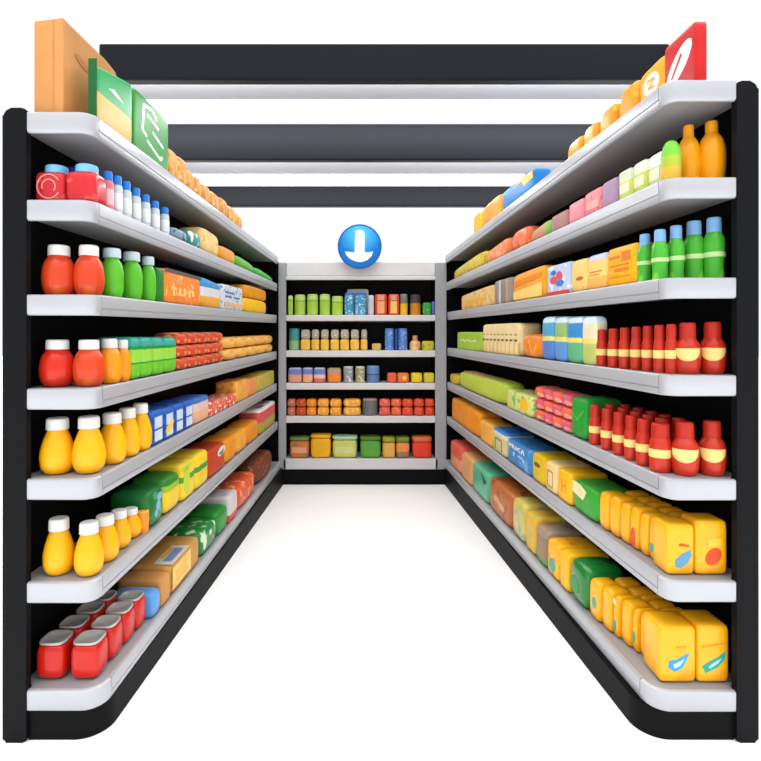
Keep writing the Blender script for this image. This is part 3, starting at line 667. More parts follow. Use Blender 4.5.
# ================= RIGHT RUN
# top shelf
RED = mat('red_carton', (196, 22, 24), rough=.38)
def yaw_box(x0, x1, ya, yb, zb, h, m, name, lab, cat, deco=None, slant=(1, 1), p=18, group=None):
    d = x1-x0; w = yb-ya
    r = thing(name, ulabel(lab), cat, ((x0+x1)/2, (ya+yb)/2, zb+.0005), -math.pi/2, group)
    obj('pack_body', puff(w, d, h, p=p, h0=slant[1], h1=slant[0]), m, r)
    for li, (nm, pts, dm) in enumerate(deco or []):
        bm = bmesh.new()
        for q in (pts if isinstance(pts[0][0], (tuple, list)) else [pts]): decal(bm, q, w, d, h, 'f', 1, lift=li)
        obj(nm, bm, dm, r, smooth=False)
leaf = oval(.50, .56, .44, .19, tilt=28, n=20)
leaf_old = [(.06, .18), (.10, .45), (.30, .70), (.62, .84), (.88, .78), (.92, .60), (.80, .40), (.52, .28), (.22, .22)]
yaw_box(1.243, 1.288, 2.05, 2.262, zs('R', 0, 2.15), .252, RED, 'red_box', 'upright red box with white leaf emblem at near end of right run top shelf', 'box',
        [('emblem', leaf, WH), ('emblem_slash', [(.24, .40), (.30, .40), (.60, .66), (.56, .70)], plain((200, 40, 40)))])
AMB = mat('amber_carton', (250, 170, 20), rough=.4); AMB2 = mat('amber_pouch', (242, 158, 30), rough=.4, spots=((250, 186, 60), 14, .15))
pack('R', 0, 638.5, 665.5, 66, AMB, 'yellow_box', 'amber box with white scribbled emblem beside the red box '+where('R', 0), 'box', p=8, d=.1, margin=.15,
     deco=[('emblem', oval(.5, .68, .30, .20), plain((252, 246, 226))), ('emblem_mark', strokes((.36, .76, .62, .75), (.62, .75, .40, .61), (.40, .61, .62, .60), t=.04), plain((246, 170, 40)))], slant=(1.06, 1.0))
for k, (a, b_, y) in enumerate([(614, 638, 84), (596, 613.5, 106), (580.5, 595.5, 124), (565, 580, 139)]):
    pack('R', 0, a, b_, y, AMB2, 'orange_pouch', 'plump amber pouch, %s from the emblem box %s' % (ORD[k], where('R', 0)), 'pouch', p=6, d=.11, margin=[.135, .11, .092, .077][k], Yr=[solveY('R', 0, q_, m_) for q_, m_ in zip((638, 614, 596, 580.5, 565), (.15, .12, .10, .085, .07))][k:k+2], group='amber pouches on the right top shelf', pinch=.3)
pack('R', 0, 501, 534, 180, mat('blue_bag', (36, 136, 216), rough=.4), 'blue_bag', 'blue bag with yellow corner flap '+where('R', 0), 'bag', p=8, d=.12, slant=(1.0, 1.05),
     deco=[('flap', [(.97, .50), (.97, .84), (.52, .90), (.42, .74), (.66, .76), (.72, .46)], plain((248, 190, 30)))])
pack('R', 0, 481.5, 500.5, 200, AMB2, 'orange_pouch', 'amber pouch beside the blue bag '+where('R', 0), 'pouch', p=5, d=.1)
pack('R', 0, 472.5, 481, 213, mat('yellow_pouch', (250, 196, 16), rough=.4), 'yellow_pouch', 'small yellow pouch, farthest item '+where('R', 0), 'pouch', p=5, d=.1)

# second shelf
B_ty = b_bottle(mat('yellow_sauce', (250, 166, 14), rough=.25, coat=.15), plain((244, 160, 20), rough=.3), None, 'tall')
B_ty2 = b_bottle(mat('yellow_sauce', (0, 0, 0)), plain((244, 160, 20), rough=.3), None, 'tall')
at_px('R', 1, 711.5, 25.5, 122, 2.12, 'tally', B_ty, 'sauce_bottle', 'tall amber sauce bottle nearest the post '+where('R', 1), 'bottle', 'amber sauce bottles')
at_px('R', 1, 688.5, 21.5, 126, 2.14, 'tally', B_ty, 'sauce_bottle', 'tall amber sauce bottle beside the green tinted one '+where('R', 1), 'bottle', 'amber sauce bottles')
round_front('R', 1, 671, 18, 141, 'dome', lambda r: (obj('bottle_body', lathe(smooth_prof([(0, 0), (.9, 0), (1, .04), (1, .5), (.92, .75), (.66, .92), (.3, .99), (0, 1)]), UR, UH),
            mat('green_amber_dome', (0, 0, 0), bands=[(0, (216, 176, 60)), (.35, (170, 190, 60)), (.6, (120, 200, 60)), (1, (120, 200, 60))]), r), obj('foot_ring', lathe(capprof(1.01, 0, .05), UR, UH), plain((190, 170, 70)), r)), 'dome_bottle', 'dome topped green and amber container '+where('R', 1), 'container', None, Y=2.075)
def tint(nm, c1, c2): return mat(nm, (0, 0, 0), bands=[(0, c1), (.62, c2), (1, c2)], rough=.25, coat=.12)
row = [(646.5, 661.5, 153, tint('white_lime', (206, 214, 170), (226, 230, 226)), 'white topped pale lime bag', 5), (631.5, 646, 161, tint('lime_white', (190, 208, 90), (222, 228, 200)), 'lime green tub with frosted lid', 6),
       (617.5, 631, 170, tint('lime_glass', (196, 206, 100), (206, 214, 180)), 'yellow green glass box', 9), (601.5, 617, 180, plain((156, 126, 158)), 'mauve box', 10),
       (583.5, 601, 190, mat('rose_box', (222, 128, 136), rough=.35, spots=((206, 104, 116), 24, .1)), 'rose pink box', 10), (567.5, 583, 201, mat('pink_box', (232, 134, 148), rough=.35), 'bright pink box', 8),
       (550.5, 567, 213, plain((170, 118, 116)), 'dusky brown pink box', 10)]
for a, b_, y, m, d_, p in row:
    pack('R', 1, a, b_, y, m, d_.replace(' ', '_').split('_')[-1]+'_pack' if False else 'small_box', d_+' '+where('R', 1), 'box', p=p, d=.12 if a < 600 else .06, margin=.048 if a > 640 else (.036 if a > 625 else (.024 if a > 610 else .014)), deco=[('label', rect(.15, .85, .25, .55), plain((236, 226, 190) if 'lime' in d_ or 'green' in d_ else (226, 160, 150)))] if a > 570 and 'mauve' not in d_ and 'bright' not in d_ else ())
pack('R', 1, 528.5, 550, 225, mat('green_peach_roll', (0, 0, 0), bands=[(0, (200, 140, 100)), (.75, (120, 180, 80)), (1, (90, 180, 70))], axis=0), 'soft_roll', 'soft peach packet with a green end '+where('R', 1), 'packet', p=4, d=.12, slant=(1.2, .8))
pack('R', 1, 509, 528, 228, mat('orange_candy', (240, 110, 60), rough=.3, spots=((250, 150, 90), 18, .2)), 'twisted_packet', 'glossy twisted orange packet '+where('R', 1), 'packet', p=3.2, d=.12)
pack('R', 1, 485.5, 508, 244, mat('orange_candy2', (242, 132, 70), rough=.3, spots=((250, 170, 110), 18, .2)), 'orange_packet', 'long pale orange packet '+where('R', 1), 'packet', p=5, d=.12, slant=(1.15, .85))
pack('R', 1, 452, 485, 260, mat('mustard_packet', (214, 190, 30), rough=.35, spots=((200, 160, 20), 20, .2)), 'yellow_packet', 'low mustard yellow packet at the far end '+where('R', 1), 'packet', p=5, d=.12, slant=(1.2, .8))

# third shelf
B_sp = b_bottle(mat('sport_green', (72, 176, 50), rough=.22, coat=.15, spots=((120, 206, 70), 10, .1)), plain((128, 176, 226), rough=.35), plain((190, 226, 150), rough=.35), 'sport')
for k, (c, w, y, Y) in enumerate([(714, 21, 218, 2.10), (694, 20.5, 221.5, 2.14)]):
    at_px('R', 2, c, w*.96, y, Y, 'sport', B_sp, 'green_bottle', 'tall green bottle with blue cap, %s from the post %s' % (ORD[k], where('R', 2)), 'bottle', 'green bottles with blue caps')
for k, (c, w, y) in enumerate([(676, 16, 226), (660, 16, 230), (645, 15, 234.5)]):
    round_front('R', 2, c, w, y, 'sport', B_sp, 'green_bottle', 'tall green bottle with blue cap, %s from the post %s' % (ORD[k+2], where('R', 2)), 'bottle', 'green bottles with blue caps', Y=2.125 if k == 0 else None)
pack('R', 2, 605.5, 634.5, 246, AMB, 'orange_box', 'amber box with printed lines beside the green bottles '+where('R', 2), 'box', p=12,
     deco=[('print', [rect(.1, .5, .70, .76), rect(.55, .85, .60, .84), rect(.12, .8, .50, .54), rect(.3, .8, .36, .44), rect(.1, .85, .22, .25)], plain((216, 120, 24)))])
pack('R', 2, 586, 605, 254, mat('lilac_cream_box', (0, 0, 0), bands=[(0, (246, 178, 90)), (.35, (244, 206, 120)), (.82, (190, 198, 222)), (1, (190, 198, 222))]), 'cream_box', 'cream and orange box with lilac top '+where('R', 2), 'box', p=10,
     deco=[('print', [rect(.15, .8, .48, .52), rect(.15, .7, .40, .43)], plain((214, 140, 60)))])
pack('R', 2, 569.5, 585.5, 259, mat('cream_amber', (244, 204, 116), rough=.4), 'cream_bag', 'cream bag with a small brown mark '+where('R', 2), 'bag', p=7, deco=[('mark', oval(.6, .4, .22, .06), plain((190, 96, 30)))])
pack('R', 2, 545.5, 569, 264, mat('iced_print', (184, 200, 226), rough=.35, spots=((226, 232, 240), 22, .2)), 'printed_box', 'pale blue box with red and blue swirls '+where('R', 2), 'box', p=12,
     deco=[('red_foot', rect(.02, .98, .03, .14), plain((214, 60, 56))), ('swirl', [oval(.35, .5, .16, .12), oval(.6, .62, .12, .14, tilt=30)], plain((220, 80, 96))), ('blue_swirl', [oval(.62, .38, .16, .10), oval(.34, .74, .10, .08)], plain((60, 120, 200)))])
pack('R', 2, 511.5, 544, 270, mat('orange_window_box', (246, 164, 40), rough=.4), 'orange_box', 'orange box with a pale lower window '+where('R', 2), 'box', p=9, slant=(1.05, .95),
     deco=[('window', [(.06, .08), (.94, .08), (.94, .5), (.06, .36)], plain((250, 206, 116))), ('top_window', [(.08, .52), (.92, .68), (.92, .82), (.08, .70)], plain((236, 140, 20)))])
pack('R', 2, 493.5, 511, 279, mat('grey_stripe_box', (0, 0, 0), axis=0, bands=[(0, (150, 140, 136)), (.3, (214, 204, 196)), (.42, (140, 132, 130)), (.7, (206, 160, 110)), (.8, (150, 140, 138)), (1, (150, 140, 138))]), 'striped_box', 'grey box with vertical stripes '+where('R', 2), 'box', p=12)
pack('R', 2, 460, 493, 290, mat('sand_box', (226, 190, 124), rough=.5, spots=((206, 150, 76), 16, .12)), 'tan_box', 'sandy tan box at the far end '+where('R', 2), 'box', p=10, slant=(1.1, .9), deco=[('label', [rect(.2, .45, .12, .5), rect(.5, .8, .30, .5)], plain((240, 172, 60)))])

# fourth shelf: red sauce bottles
B_r1 = b_bottle(P_red, P_redcap, None, 'sauce', CREAM); B_r2 = b_bottle(P_red, P_redcap, CREAM, 'stout')
at_px('R', 3, 712.5, 24, 322, 2.10, 'sauce1', B_r1, 'sauce_bottle', 'red sauce bottle with half moon label nearest the post '+where('R', 3), 'bottle', 'red sauce bottles on the fourth shelf', rot=-.52)
at_px('R', 3, 687.5, 23.2, 323, 2.10, 'sauce1', B_r1, 'sauce_bottle', 'red sauce bottle with half moon label beside the banded ones '+where('R', 3), 'bottle', 'red sauce bottles on the fourth shelf', rot=-.52)
for k, c in enumerate([671.3, 659.6, 648, 636.5, 625, 613.7, 602]):
    round_front('R', 3, c, 11.3, 324.3+k*.9, 'sauce2', B_r2, 'sauce_bottle', 'red bottle with cream band, %s from the half moon pair %s' % (ORD[k], where('R', 3)), 'bottle', 'red sauce bottles on the fourth shelf', margin=(.045, .045, .045, .04, .032, .025, .02)[k], Y=(2.12, 2.16)[k] if k < 2 else None)
for k, (a, b_, lo, up, nm) in enumerate([(540.5, 552.5, (84, 130, 206), (84, 166, 214), 'blue'), (553, 565, (96, 150, 214), (150, 190, 120), 'blue green'), (565.5, 580, (96, 180, 130), (60, 140, 210), 'green and blue'), (581, 595, (186, 196, 110), (232, 226, 190), 'cream and olive')]):
    pack('R', 3, a, b_, 316.5, mat('tall_carton_%d' % k, (0, 0, 0), bands=[(0, lo), (.44, (232, 222, 120)), (.54, up), (.86, (210, 230, 240)), (1, (200, 225, 240))], rough=.3), 'tall_carton', 'tall %s carton in the row of four %s' % (nm, where('R', 3)), 'carton', p=7, d=.14 if k < 3 else .065, group='tall cartons in a row')
pack('R', 3, 519.5, 539.5, 334, mat('orange_fruit_pack', (238, 132, 40), rough=.35, spots=((246, 170, 80), 20, .15)), 'orange_pack', 'orange pack of round shapes '+where('R', 3), 'pack', p=3.5, d=.14)
pack('R', 3, 481.5, 519, 323.5, mat('cream_crate', (238, 214, 160), rough=.45), 'cream_crate', 'cream crate with rows of small dashes '+where('R', 3), 'crate', p=12, d=.16,
     deco=[('upper_dashes', [rect(.05+q*.105, .10+q*.105, .62, .67) for q in range(9)], plain((196, 150, 84))), ('lower_dashes', [rect(.05+q*.105, .11+q*.105, .44, .50) for q in range(9)], plain((120, 100, 70))),
           ('ribs', [rect(.04+q*.105, .055+q*.105, .04, .40) for q in range(10)], plain((214, 186, 120)))])
pack('R', 3, 456.5, 481, 332, mat('lime_box', (160, 200, 60), rough=.4), 'lime_box', 'lime green box with white script at the far end '+where('R', 3), 'box', p=14, d=.14,
     deco=[('script', strokes((.15, .5, .3, .6), (.3, .6, .36, .46), (.36, .46, .5, .58), (.5, .58, .6, .48), (.6, .48, .82, .56), t=.05), plain((236, 244, 206)))])

# fifth shelf: rows of red bottles
at_px('R', 4, 712, 25, 421, 2.085, 'sauce1', B_r1, 'sauce_bottle', 'red sauce bottle with half moon label nearest the post '+where('R', 4), 'bottle', 'red sauce bottles on the fifth shelf', rot=-.52)
at_px('R', 4, 685, 25, 422, 2.085, 'sauce1', B_r1, 'sauce_bottle', 'red sauce bottle with half moon label, second from the post '+where('R', 4), 'bottle', 'red sauce bottles on the fifth shelf', rot=-.52)
rows5 = []
cxs = [(660.5, 20.5, 2.22), (644, 15, 2.335), (631.5, 13.5, 2.43), (619.5, 13, 2.52), (607.5, 12.5, 2.62), (595.5, 12, 2.73)]
for k, (c, w, Y) in enumerate(cxs):
    o, Y_, r_, h_ = round_front('R', 4, c, w, 0, 'sauce2', B_r2, 'sauce_bottle', 'red bottle with cream band, %s along the aisle edge %s' % (ORD[k], where('R', 4)), 'bottle', 'red sauce bottles on the fifth shelf', margin=.014)
    o.scale.z = .185/UH; rows5.append((o.location.x, o.location.y, r_))
for q, rowname in ((1, 'middle row'), (2, 'back row')):
    for k, (x, Y, r_) in enumerate(rows5):
        if k == 0: continue
        r2 = min(r_, .033); nx = x+q*.068+.004
        instance('sauce2', B_r2, (nx, Y+.03*0, zs('R', 4, Y)+.001), angle('R', 4), (.031/UR, .030/UR, .190/UH), 'sauce_bottle', ulabel('red bottle, %s, %s from the near end %s' % (rowname, ORD[k], where('R', 4))), 'bottle', 'red sauce bottles on the fifth shelf')
pack('R', 4, 569, 584, 397, mat('green_wrap', (34, 150, 52), rough=.35), 'green_pack', 'tall green wrapped pack beside the red bottles '+where('R', 4), 'pack', p=7, d=.2, deco=[('fold', [(.1, .6), (.5, .42), (.95, .7), (.95, .76), (.5, .50), (.1, .66)], plain((60, 178, 70)))])
PK = [mat('pink_can', (216, 84, 104), rough=.4, spots=((240, 160, 150), 22, .15)), mat('coral_can', (232, 100, 76), rough=.4, spots=((246, 190, 170), 22, .12))]
grid('R', 4, 532.5, 568.5, 390, 4, 3, PK[0], 'pink_can', 'pink and coral can', 'can', mats=PK)
pack('R', 4, 505.5, 531.5, 393, mat('daisy_print', (214, 216, 130), rough=.4, spots=((120, 180, 90), 20, .16)), 'low_tray', 'low tray with green and yellow flower print '+where('R', 4), 'tray', p=12, d=.18, deco=[('flower', oval(.72, .5, .16, .3), plain((244, 190, 40)))])
pack('R', 4, 457, 504.5, 377, mat('lime_long_pack', (186, 206, 70), rough=.4), 'long_pack', 'long lime yellow pack '+where('R', 4), 'pack', p=6, d=.18, slant=(1.05, .95), deco=[('top_label', rect(.12, .9, .1, .7), plain((226, 190, 130)), 't')])
pack('R', 4, 449, 456, 374, mat('mustard_small', (214, 180, 50), rough=.4), 'small_packet', 'tiny mustard packet at the far end '+where('R', 4), 'packet', p=5, d=.12)

# sixth and bottom shelves: yellow packs
YP = mat('yellow_wrap', (250, 178, 14), rough=.32, coat=.25, spots=((240, 158, 10), 7, .12), scale=5)
GB, GT, RD = plain((92, 148, 182), rough=.35), plain((60, 166, 146), rough=.35), plain((228, 76, 30), rough=.35)
BLU = plain((56, 156, 220), rough=.35)
def endpack(i, pa, pb, yt, Yn, lab, deco, dep=None):
    dep = dep or {5: solveY('R', 5, 655, .055)-2.053, 6: solveY('R', 6, 647, .088)-2.048}[i]
    w = (pb-pa)*Yn/F; x = ((pa+pb)/2-CX)*Yn/F; z_ = zs('R', i, Yn+dep/2); h = EYE-(yt-CY)*Yn/F-z_
    r = thing('yellow_pack', ulabel(lab), 'pack', (x, Yn+dep/2, z_+.0006+.008*dep), 0, 'yellow packs '+where('R', i))
    obj('pack_body', puff(w-.001, dep, h, p=11), YP, r)
    for li, (nm, pts, m) in enumerate(deco):
        bm = bmesh.new()
        for q in (pts if isinstance(pts[0][0], (tuple, list)) else [pts]): decal(bm, q, w, dep, h, 'f', lift=li)
        obj(nm, bm, m, r, smooth=False)
    return x, w, h
def yrow(i, bounds, near_h, d=.105, nrows=2, decos=None, mg=.055):
    n = len(bounds)-1; ms_ = [mg+(.022-mg)*j/n for j in range(n+1)]; Ys = [solveY('R', i, b, m_) for b, m_ in zip(bounds, ms_)]; mg0 = mg
    for k, (a, b_) in enumerate(zip(bounds, bounds[1:])):
        mg = (ms_[k]+ms_[k+1])/2
        dc = (decos or {}).get(k, ())
        o = pack('R', i, b_, a, 0, YP, 'yellow_pack', 'yellow pack, aisle row, %s behind the end pair %s' % (ORD[k], where('R', i)), 'pack', p=5.5, d=d, group='yellow packs '+where('R', i), deco=dc, h=near_h*(1 if k % 2 == 0 else .97), margin=mg, Yr=(Ys[k], Ys[k+1]))
        s = 1
        Ya, Yb = Ys[k], Ys[k+1]; Ym = (Ya+Yb)/2
        for q in range(1, nrows):
            bm = puff(Yb-Ya-.003, d-.004, near_h*.98, p=5.5)
            oo = obj('yellow_pack', bm, YP, None, loc=(ex('R', i, Ym)+mg+d*(q+.5)+.001, Ym, zs('R', i, Ym)+.0005)); oo.rotation_euler = (0, pitch('R', i), angle('R', i))
            tag(oo, ulabel('yellow pack, inner row, %s behind the end pair %s' % (ORD[k], where('R', i))), 'pack', 'yellow packs '+where('R', i))
lens1 = [(.22, .14), (.30, .24), (.74, .44), (.80, .56), (.72, .50), (.62, .32), (.44, .18)]
endpack(5, 667, 695, 525, 2.05,  'yellow end pack with red dash and grey leaf mark '+where('R', 5),
        [('leaf_mark', [(.30, .16), (.28, .30), (.52, .42), (.84, .50), (.88, .40), (.74, .24), (.50, .14)], GB), ('red_dash', [(.42, .58), (.78, .56), (.78, .60), (.46, .63)], RD)])
endpack(5, 695.5, 728, 521, 2.05, 'yellow end pack with a red round mark '+where('R', 5),
        [('round_mark', oval(.55, .34, .26, .15, tilt=15), RD), ('panel', rect(.38, .78, .52, .68), plain((246, 196, 60)))])
yrow(5, [655, 646.5, 637, 627.5, 617.5, 607, 597], .178, decos={0: [('leaf_mark', oval(.5, .3, .28, .10), GT)], 2: [('red_mark', oval(.5, .3, .3, .22), RD)]}, d=.105, mg=.055)
endpack(6, 660, 697, 627, 2.045, 'yellow end pack with a blue shield mark '+where('R', 6),
        [('shield_mark', [(.24, .40), (.22, .28), (.40, .20), (.62, .28), (.80, .54), (.66, .50), (.44, .42)], BLU), ('shield_core', [(.36, .34), (.38, .27), (.52, .31), (.66, .43), (.5, .38)], plain((190, 222, 240))), ('crease', rect(.44, .70, .62, .645), plain((236, 160, 20)))])
endpack(6, 697.5, 730, 626, 2.045, 'yellow end pack with a teal slanted mark '+where('R', 6),
        [('teal_mark', [(.14, .30), (.24, .18), (.62, .28), (.84, .42), (.86, .56), (.68, .48), (.30, .36)], plain((40, 160, 150))), ('teal_core', [(.34, .30), (.36, .26), (.62, .35), (.74, .44), (.55, .38)], plain((170, 216, 200))), ('crease', [(.12, .62), (.8, .68), (.8, .70), (.12, .64)], plain((236, 160, 20)))])
yrow(6, [647, 637, 629.5, 618, 610.5, 599, 586.5], .185, decos={3: [('leaf_mark', oval(.5, .3, .28, .14), GT), ('white_top', rect(.2, .8, .80, .92), plain((240, 220, 170)))], 5: [('leaf_mark', oval(.6, .45, .2, .14), GT)], 1: [('leaf_mark', oval(.5, .35, .26, .14), GT)]}, d=.105, mg=.088)
# rest of the sixth shelf
pack('R', 5, 570, 595.5, 484, mat('green_white_bag', (56, 160, 50), rough=.35), 'green_bag', 'green bag with cream collar beside the yellow packs '+where('R', 5), 'bag', p=6, d=.2, margin=.018, deco=[('collar', [(.06, .58), (.5, .50), (.62, .80), (.4, .93), (.08, .95)], plain((236, 222, 170)))])
pack('R', 5, 556, 569.5, 470, mat('yellow_print_a', (250, 186, 20), rough=.4), 'yellow_box', 'yellow box with orange letters beside the green bag '+where('R', 5), 'box', p=9, d=.21, deco=[('letters', strokes((.4, .3, .4, .7), (.4, .5, .66, .52), (.66, .3, .66, .7), t=.07), plain((232, 140, 20)))])
pack('R', 5, 544, 555.5, 462, mat('cream_panel', (240, 208, 140), rough=.45), 'cream_box', 'cream box with framed panel '+where('R', 5), 'box', p=9, d=.21, deco=[('panel', strokes((.25, .2, .25, .7), (.25, .7, .7, .7), (.7, .7, .7, .2), (.25, .2, .7, .2), t=.05), plain((190, 130, 60)))])
pack('R', 5, 531, 543.5, 454, mat('olive_yellow', (220, 184, 20), rough=.4), 'mustard_box', 'mustard box with a brown mark '+where('R', 5), 'box', p=9, d=.21, deco=[('mark', oval(.45, .62, .24, .08), plain((130, 80, 10)))])
pack('R', 5, 506, 530.5, 444, mat('blue_white_box', (60, 130, 196), rough=.35, spots=((110, 166, 214), 10, .1)), 'blue_box', 'blue box with white lettering '+where('R', 5), 'box', p=10, d=.21,
     deco=[('lettering', strokes((.14, .68, .14, .86), (.14, .86, .20, .76), (.20, .76, .26, .86), (.26, .86, .26, .68), (.32, .84, .32, .70), (.32, .70, .42, .70), (.42, .70, .42, .84), (.58, .84, .48, .80), (.48, .80, .48, .72), (.48, .72, .58, .70), (.63, .68, .68, .86), (.68, .86, .74, .68), t=.035), WH),
           ('small_print', strokes((.3, .52, .36, .52), (.33, .40, .33, .52), (.5, .5, .72, .48), (.72, .48, .72, .38), t=.03), plain((200, 226, 240)))])
pack('R', 5, 491.5, 505.5, 430, mat('cream_blue_top', (0, 0, 0), bands=[(0, (206, 196, 140)), (.72, (226, 220, 200)), (.9, (60, 130, 210)), (1, (40, 110, 200))]), 'cream_box', 'cream box with blue top '+where('R', 5), 'box', p=10, d=.21, deco=[('panel', strokes((.25, .15, .25, .6), (.7, .15, .7, .6), (.25, .6, .7, .6), t=.05), plain((110, 120, 80)))])
pack('R', 5, 479, 491, 422, mat('amber_small', (242, 176, 70), rough=.4), 'amber_box', 'small amber box '+where('R', 5), 'box', p=9, d=.18)
pack('R', 5, 450, 478.5, 404, mat('orange_crate', (240, 150, 24), rough=.4), 'orange_box', 'large orange box at the far end '+where('R', 5), 'box', p=8, d=.21, deco=[('top_label', rect(.2, .8, .1, .5), plain((246, 190, 90)), 't')])
# rest of the bottom shelf
pack('R', 6, 567.5, 584.5, 561, mat('glossy_green', (16, 124, 44), rough=.2, coat=.5), 'green_bag', 'glossy green bag tied between yellow packs '+where('R', 6), 'bag', p=5, d=.2, margin=.014, deco=[('knot', oval(.38, .42, .26, .20), plain((30, 140, 56), rough=.2))])
pack('R', 6, 558, 567, 551, mat('yellow_plain', (248, 184, 26), rough=.4), 'yellow_box', 'plain yellow box beside the green bag '+where('R', 6), 'box', p=9, d=.22)
pack('R', 6, 546, 557.5, 541, mat('yellow_dotted', (248, 182, 20), rough=.4, spots=((236, 120, 30), 30, .1)), 'yellow_box', 'yellow box with green sticker '+where('R', 6), 'box', p=9, d=.22, deco=[('sticker', oval(.5, .35, .28, .18), GT)])
pack('R', 6, 534.5, 545.5, 527, mat('taupe_green', (0, 0, 0), bands=[(0, (96, 150, 70)), (.22, (150, 120, 90)), (.8, (160, 140, 120)), (1, (150, 132, 116))]), 'taupe_box', 'taupe box with a green foot '+where('R', 6), 'box', p=7, d=.22)
pack('R', 6, 524, 534, 513, mat('ochre_box', (222, 176, 60), rough=.4, spots=((170, 180, 90), 14, .12)), 'ochre_box', 'ochre box with greenish tints '+where('R', 6), 'box', p=8, d=.22)
pack('R', 6, 511, 523.5, 500, mat('olive_glass', (206, 190, 90), rough=.25, coat=.15, spots=((140, 170, 150), 12, .12)), 'olive_box', 'shiny olive yellow box beside the brown one '+where('R', 6), 'box', p=7, d=.22)
pack('R', 6, 488, 510.5, 485, mat('chestnut_box', (186, 104, 52), rough=.35, spots=((150, 70, 34), 12, .12)), 'brown_box', 'chestnut brown box with pale figures '+where('R', 6), 'box', p=8, d=.22, deco=[('figures', [oval(.4, .5, .14, .10), oval(.6, .40, .14, .10)], plain((226, 160, 110)))])
pack('R', 6, 471.5, 487, 467, mat('mint_box', (90, 180, 140), rough=.3), 'mint_box', 'mint green box with a dark notch '+where('R', 6), 'box', p=10, d=.22, deco=[('notch', [(.6, .9), (.95, .7), (.8, .55)], plain((30, 80, 70)))])
pack('R', 6, 460.5, 471, 455, mat('tan_peach', (224, 160, 106), rough=.45), 'tan_box', 'tan peach box '+where('R', 6), 'box', p=8, d=.2)
pack('R', 6, 449.5, 460, 443, mat('coral_peach', (0, 0, 0), bands=[(0, (230, 150, 100)), (.5, (224, 96, 76)), (1, (226, 110, 90))]), 'coral_box', 'coral and peach box at the far end '+where('R', 6), 'box', p=8, d=.2)

# ================= END UNIT
YB = 5.50
def bpack(i, a, b_, yt, m, name, desc, cat='box', p=8, d=.12, group=None, yb=None, deco=None, rnd=False, Yf=YB+.006):
    x0, x1 = (a-CX)*Yf/F, (b_-CX)*Yf/F; zb = bz(BT[i]); h = EYE-(yt-CY)*Yf/F-zb; z_ = zb
    if yb is not None: z_ = EYE-(yb-CY)*Yf/F; h = EYE-(yt-CY)*Yf/F-z_
    w = x1-x0-.002; loc = ((x0+x1)/2, Yf+d/2, z_+.0006)
    lab = ulabel(desc+' '+where('B', i))
    if rnd:
        r = thing(name, lab, cat, loc, 0, group)
        lidm = rnd; obj('jar_body', lathe(smooth_prof([(0, 0), (.88, 0), (.97, .03), (1, .1), (1, .8), (.94, .88)])+[(.9, .9), (0, .9)], w/2, h), m, r)
        obj('lid', lathe(capprof(.96, .86, 1.0), w/2, h), lidm, r); return r
    body = puff(w, d, h, p=p)
    if not deco:
        o = obj(name, body, m, None, loc=loc); return tag(o, lab, cat, group)
    r = thing(name, lab, cat, loc, 0, group); obj('pack_body', body, m, r)
    for nm, pts, dm in deco:
        bm = bmesh.new()
        for q in (pts if isinstance(pts[0][0], (tuple, list)) else [pts]): decal(bm, q, w, d, h, 'f')
        obj(nm, bm, dm, r, smooth=False)
    return r
GJ = mat('lime_jar', (0, 0, 0), bands=[(0, (172, 210, 78)), (.7, (140, 196, 60)), (.8, (196, 220, 130)), (1, (196, 220, 130))])
for k, (a, b_, y) in enumerate([(288, 292.6, 295.5), (293.8, 305, 294.5), (306.4, 317.8, 294), (319.2, 330, 294), (331.4, 342.8, 296)]):
    bpack(0, a, b_, y, GJ, 'lime_jar', 'lime green jar, %s from the left post' % ORD[k], 'jar', rnd=plain((176, 218, 120)) if k else None, p=8, d=(b_-a)*.01 if k else .05, group='lime jars on the end unit')
bpack(0, 347, 368.5, 289.2, mat('white_card', (206, 216, 228), rough=.4), 'backing_card', 'white backing card behind the blue cans', 'card', p=14, d=.02, Yf=YB+.13)
for k, (a, b_) in enumerate([(344.3, 353.8), (354.6, 366.4)]):
    bpack(0, a, b_, 292.5, mat('cyan_can', (70, 160, 206), rough=.3, spots=((220, 236, 240), 40, .15), coat=.12), 'blue_can', ('slim cyan can at left of the card' if k == 0 else 'wider cyan can at right of the card'), 'can', rnd=plain((60, 120, 200)), d=.11, group='cyan cans')
bpack(0, 368.2, 374, 295, plain((206, 204, 216)), 'white_box', 'narrow whitish box', 'box')
for k, (a, b_, c1, nm) in enumerate([(374.8, 387.2, (240, 170, 120), 'peach'), (388.2, 399.5, (244, 200, 110), 'yellow')]):
    bpack(0, a, b_, 294, mat('red_side_%d' % k, (222, 66, 40), rough=.35), 'red_box', 'red box with %s window' % nm, 'box', p=9, deco=[('window', rect(.2, .78, .08, .66), plain(c1)), ('upper_label', rect(.22, .76, .7, .95), plain((206, 160, 140)))], group='red boxes on the end unit')
bpack(0, 400, 408, 294, mat('yellow_grey_jar', (0, 0, 0), bands=[(0, (240, 190, 50)), (.6, (120, 124, 126)), (1, (130, 132, 134))]), 'yellow_jar', 'yellow jar with grey upper half', 'jar', rnd=plain((140, 140, 142)), d=.08)
bpack(0, 410.4, 421.2, 294.5, mat('amber_dark_jar', (0, 0, 0), bands=[(0, (206, 134, 40)), (.64, (74, 66, 66)), (1, (80, 72, 72))]), 'amber_jar', 'amber jar with dark upper half', 'jar', rnd=plain((76, 66, 66)), d=.108)
bpack(0, 423, 431.5, 302.5, mat('green_low', (50, 160, 70), rough=.35, spots=((140, 206, 90), 30, .1)), 'green_packet', 'low green packet', 'packet')
bpack(0, 431.8, 435, 301.5, plain((90, 110, 190)), 'blue_packet', 'thin blue packet by the right post', 'packet')
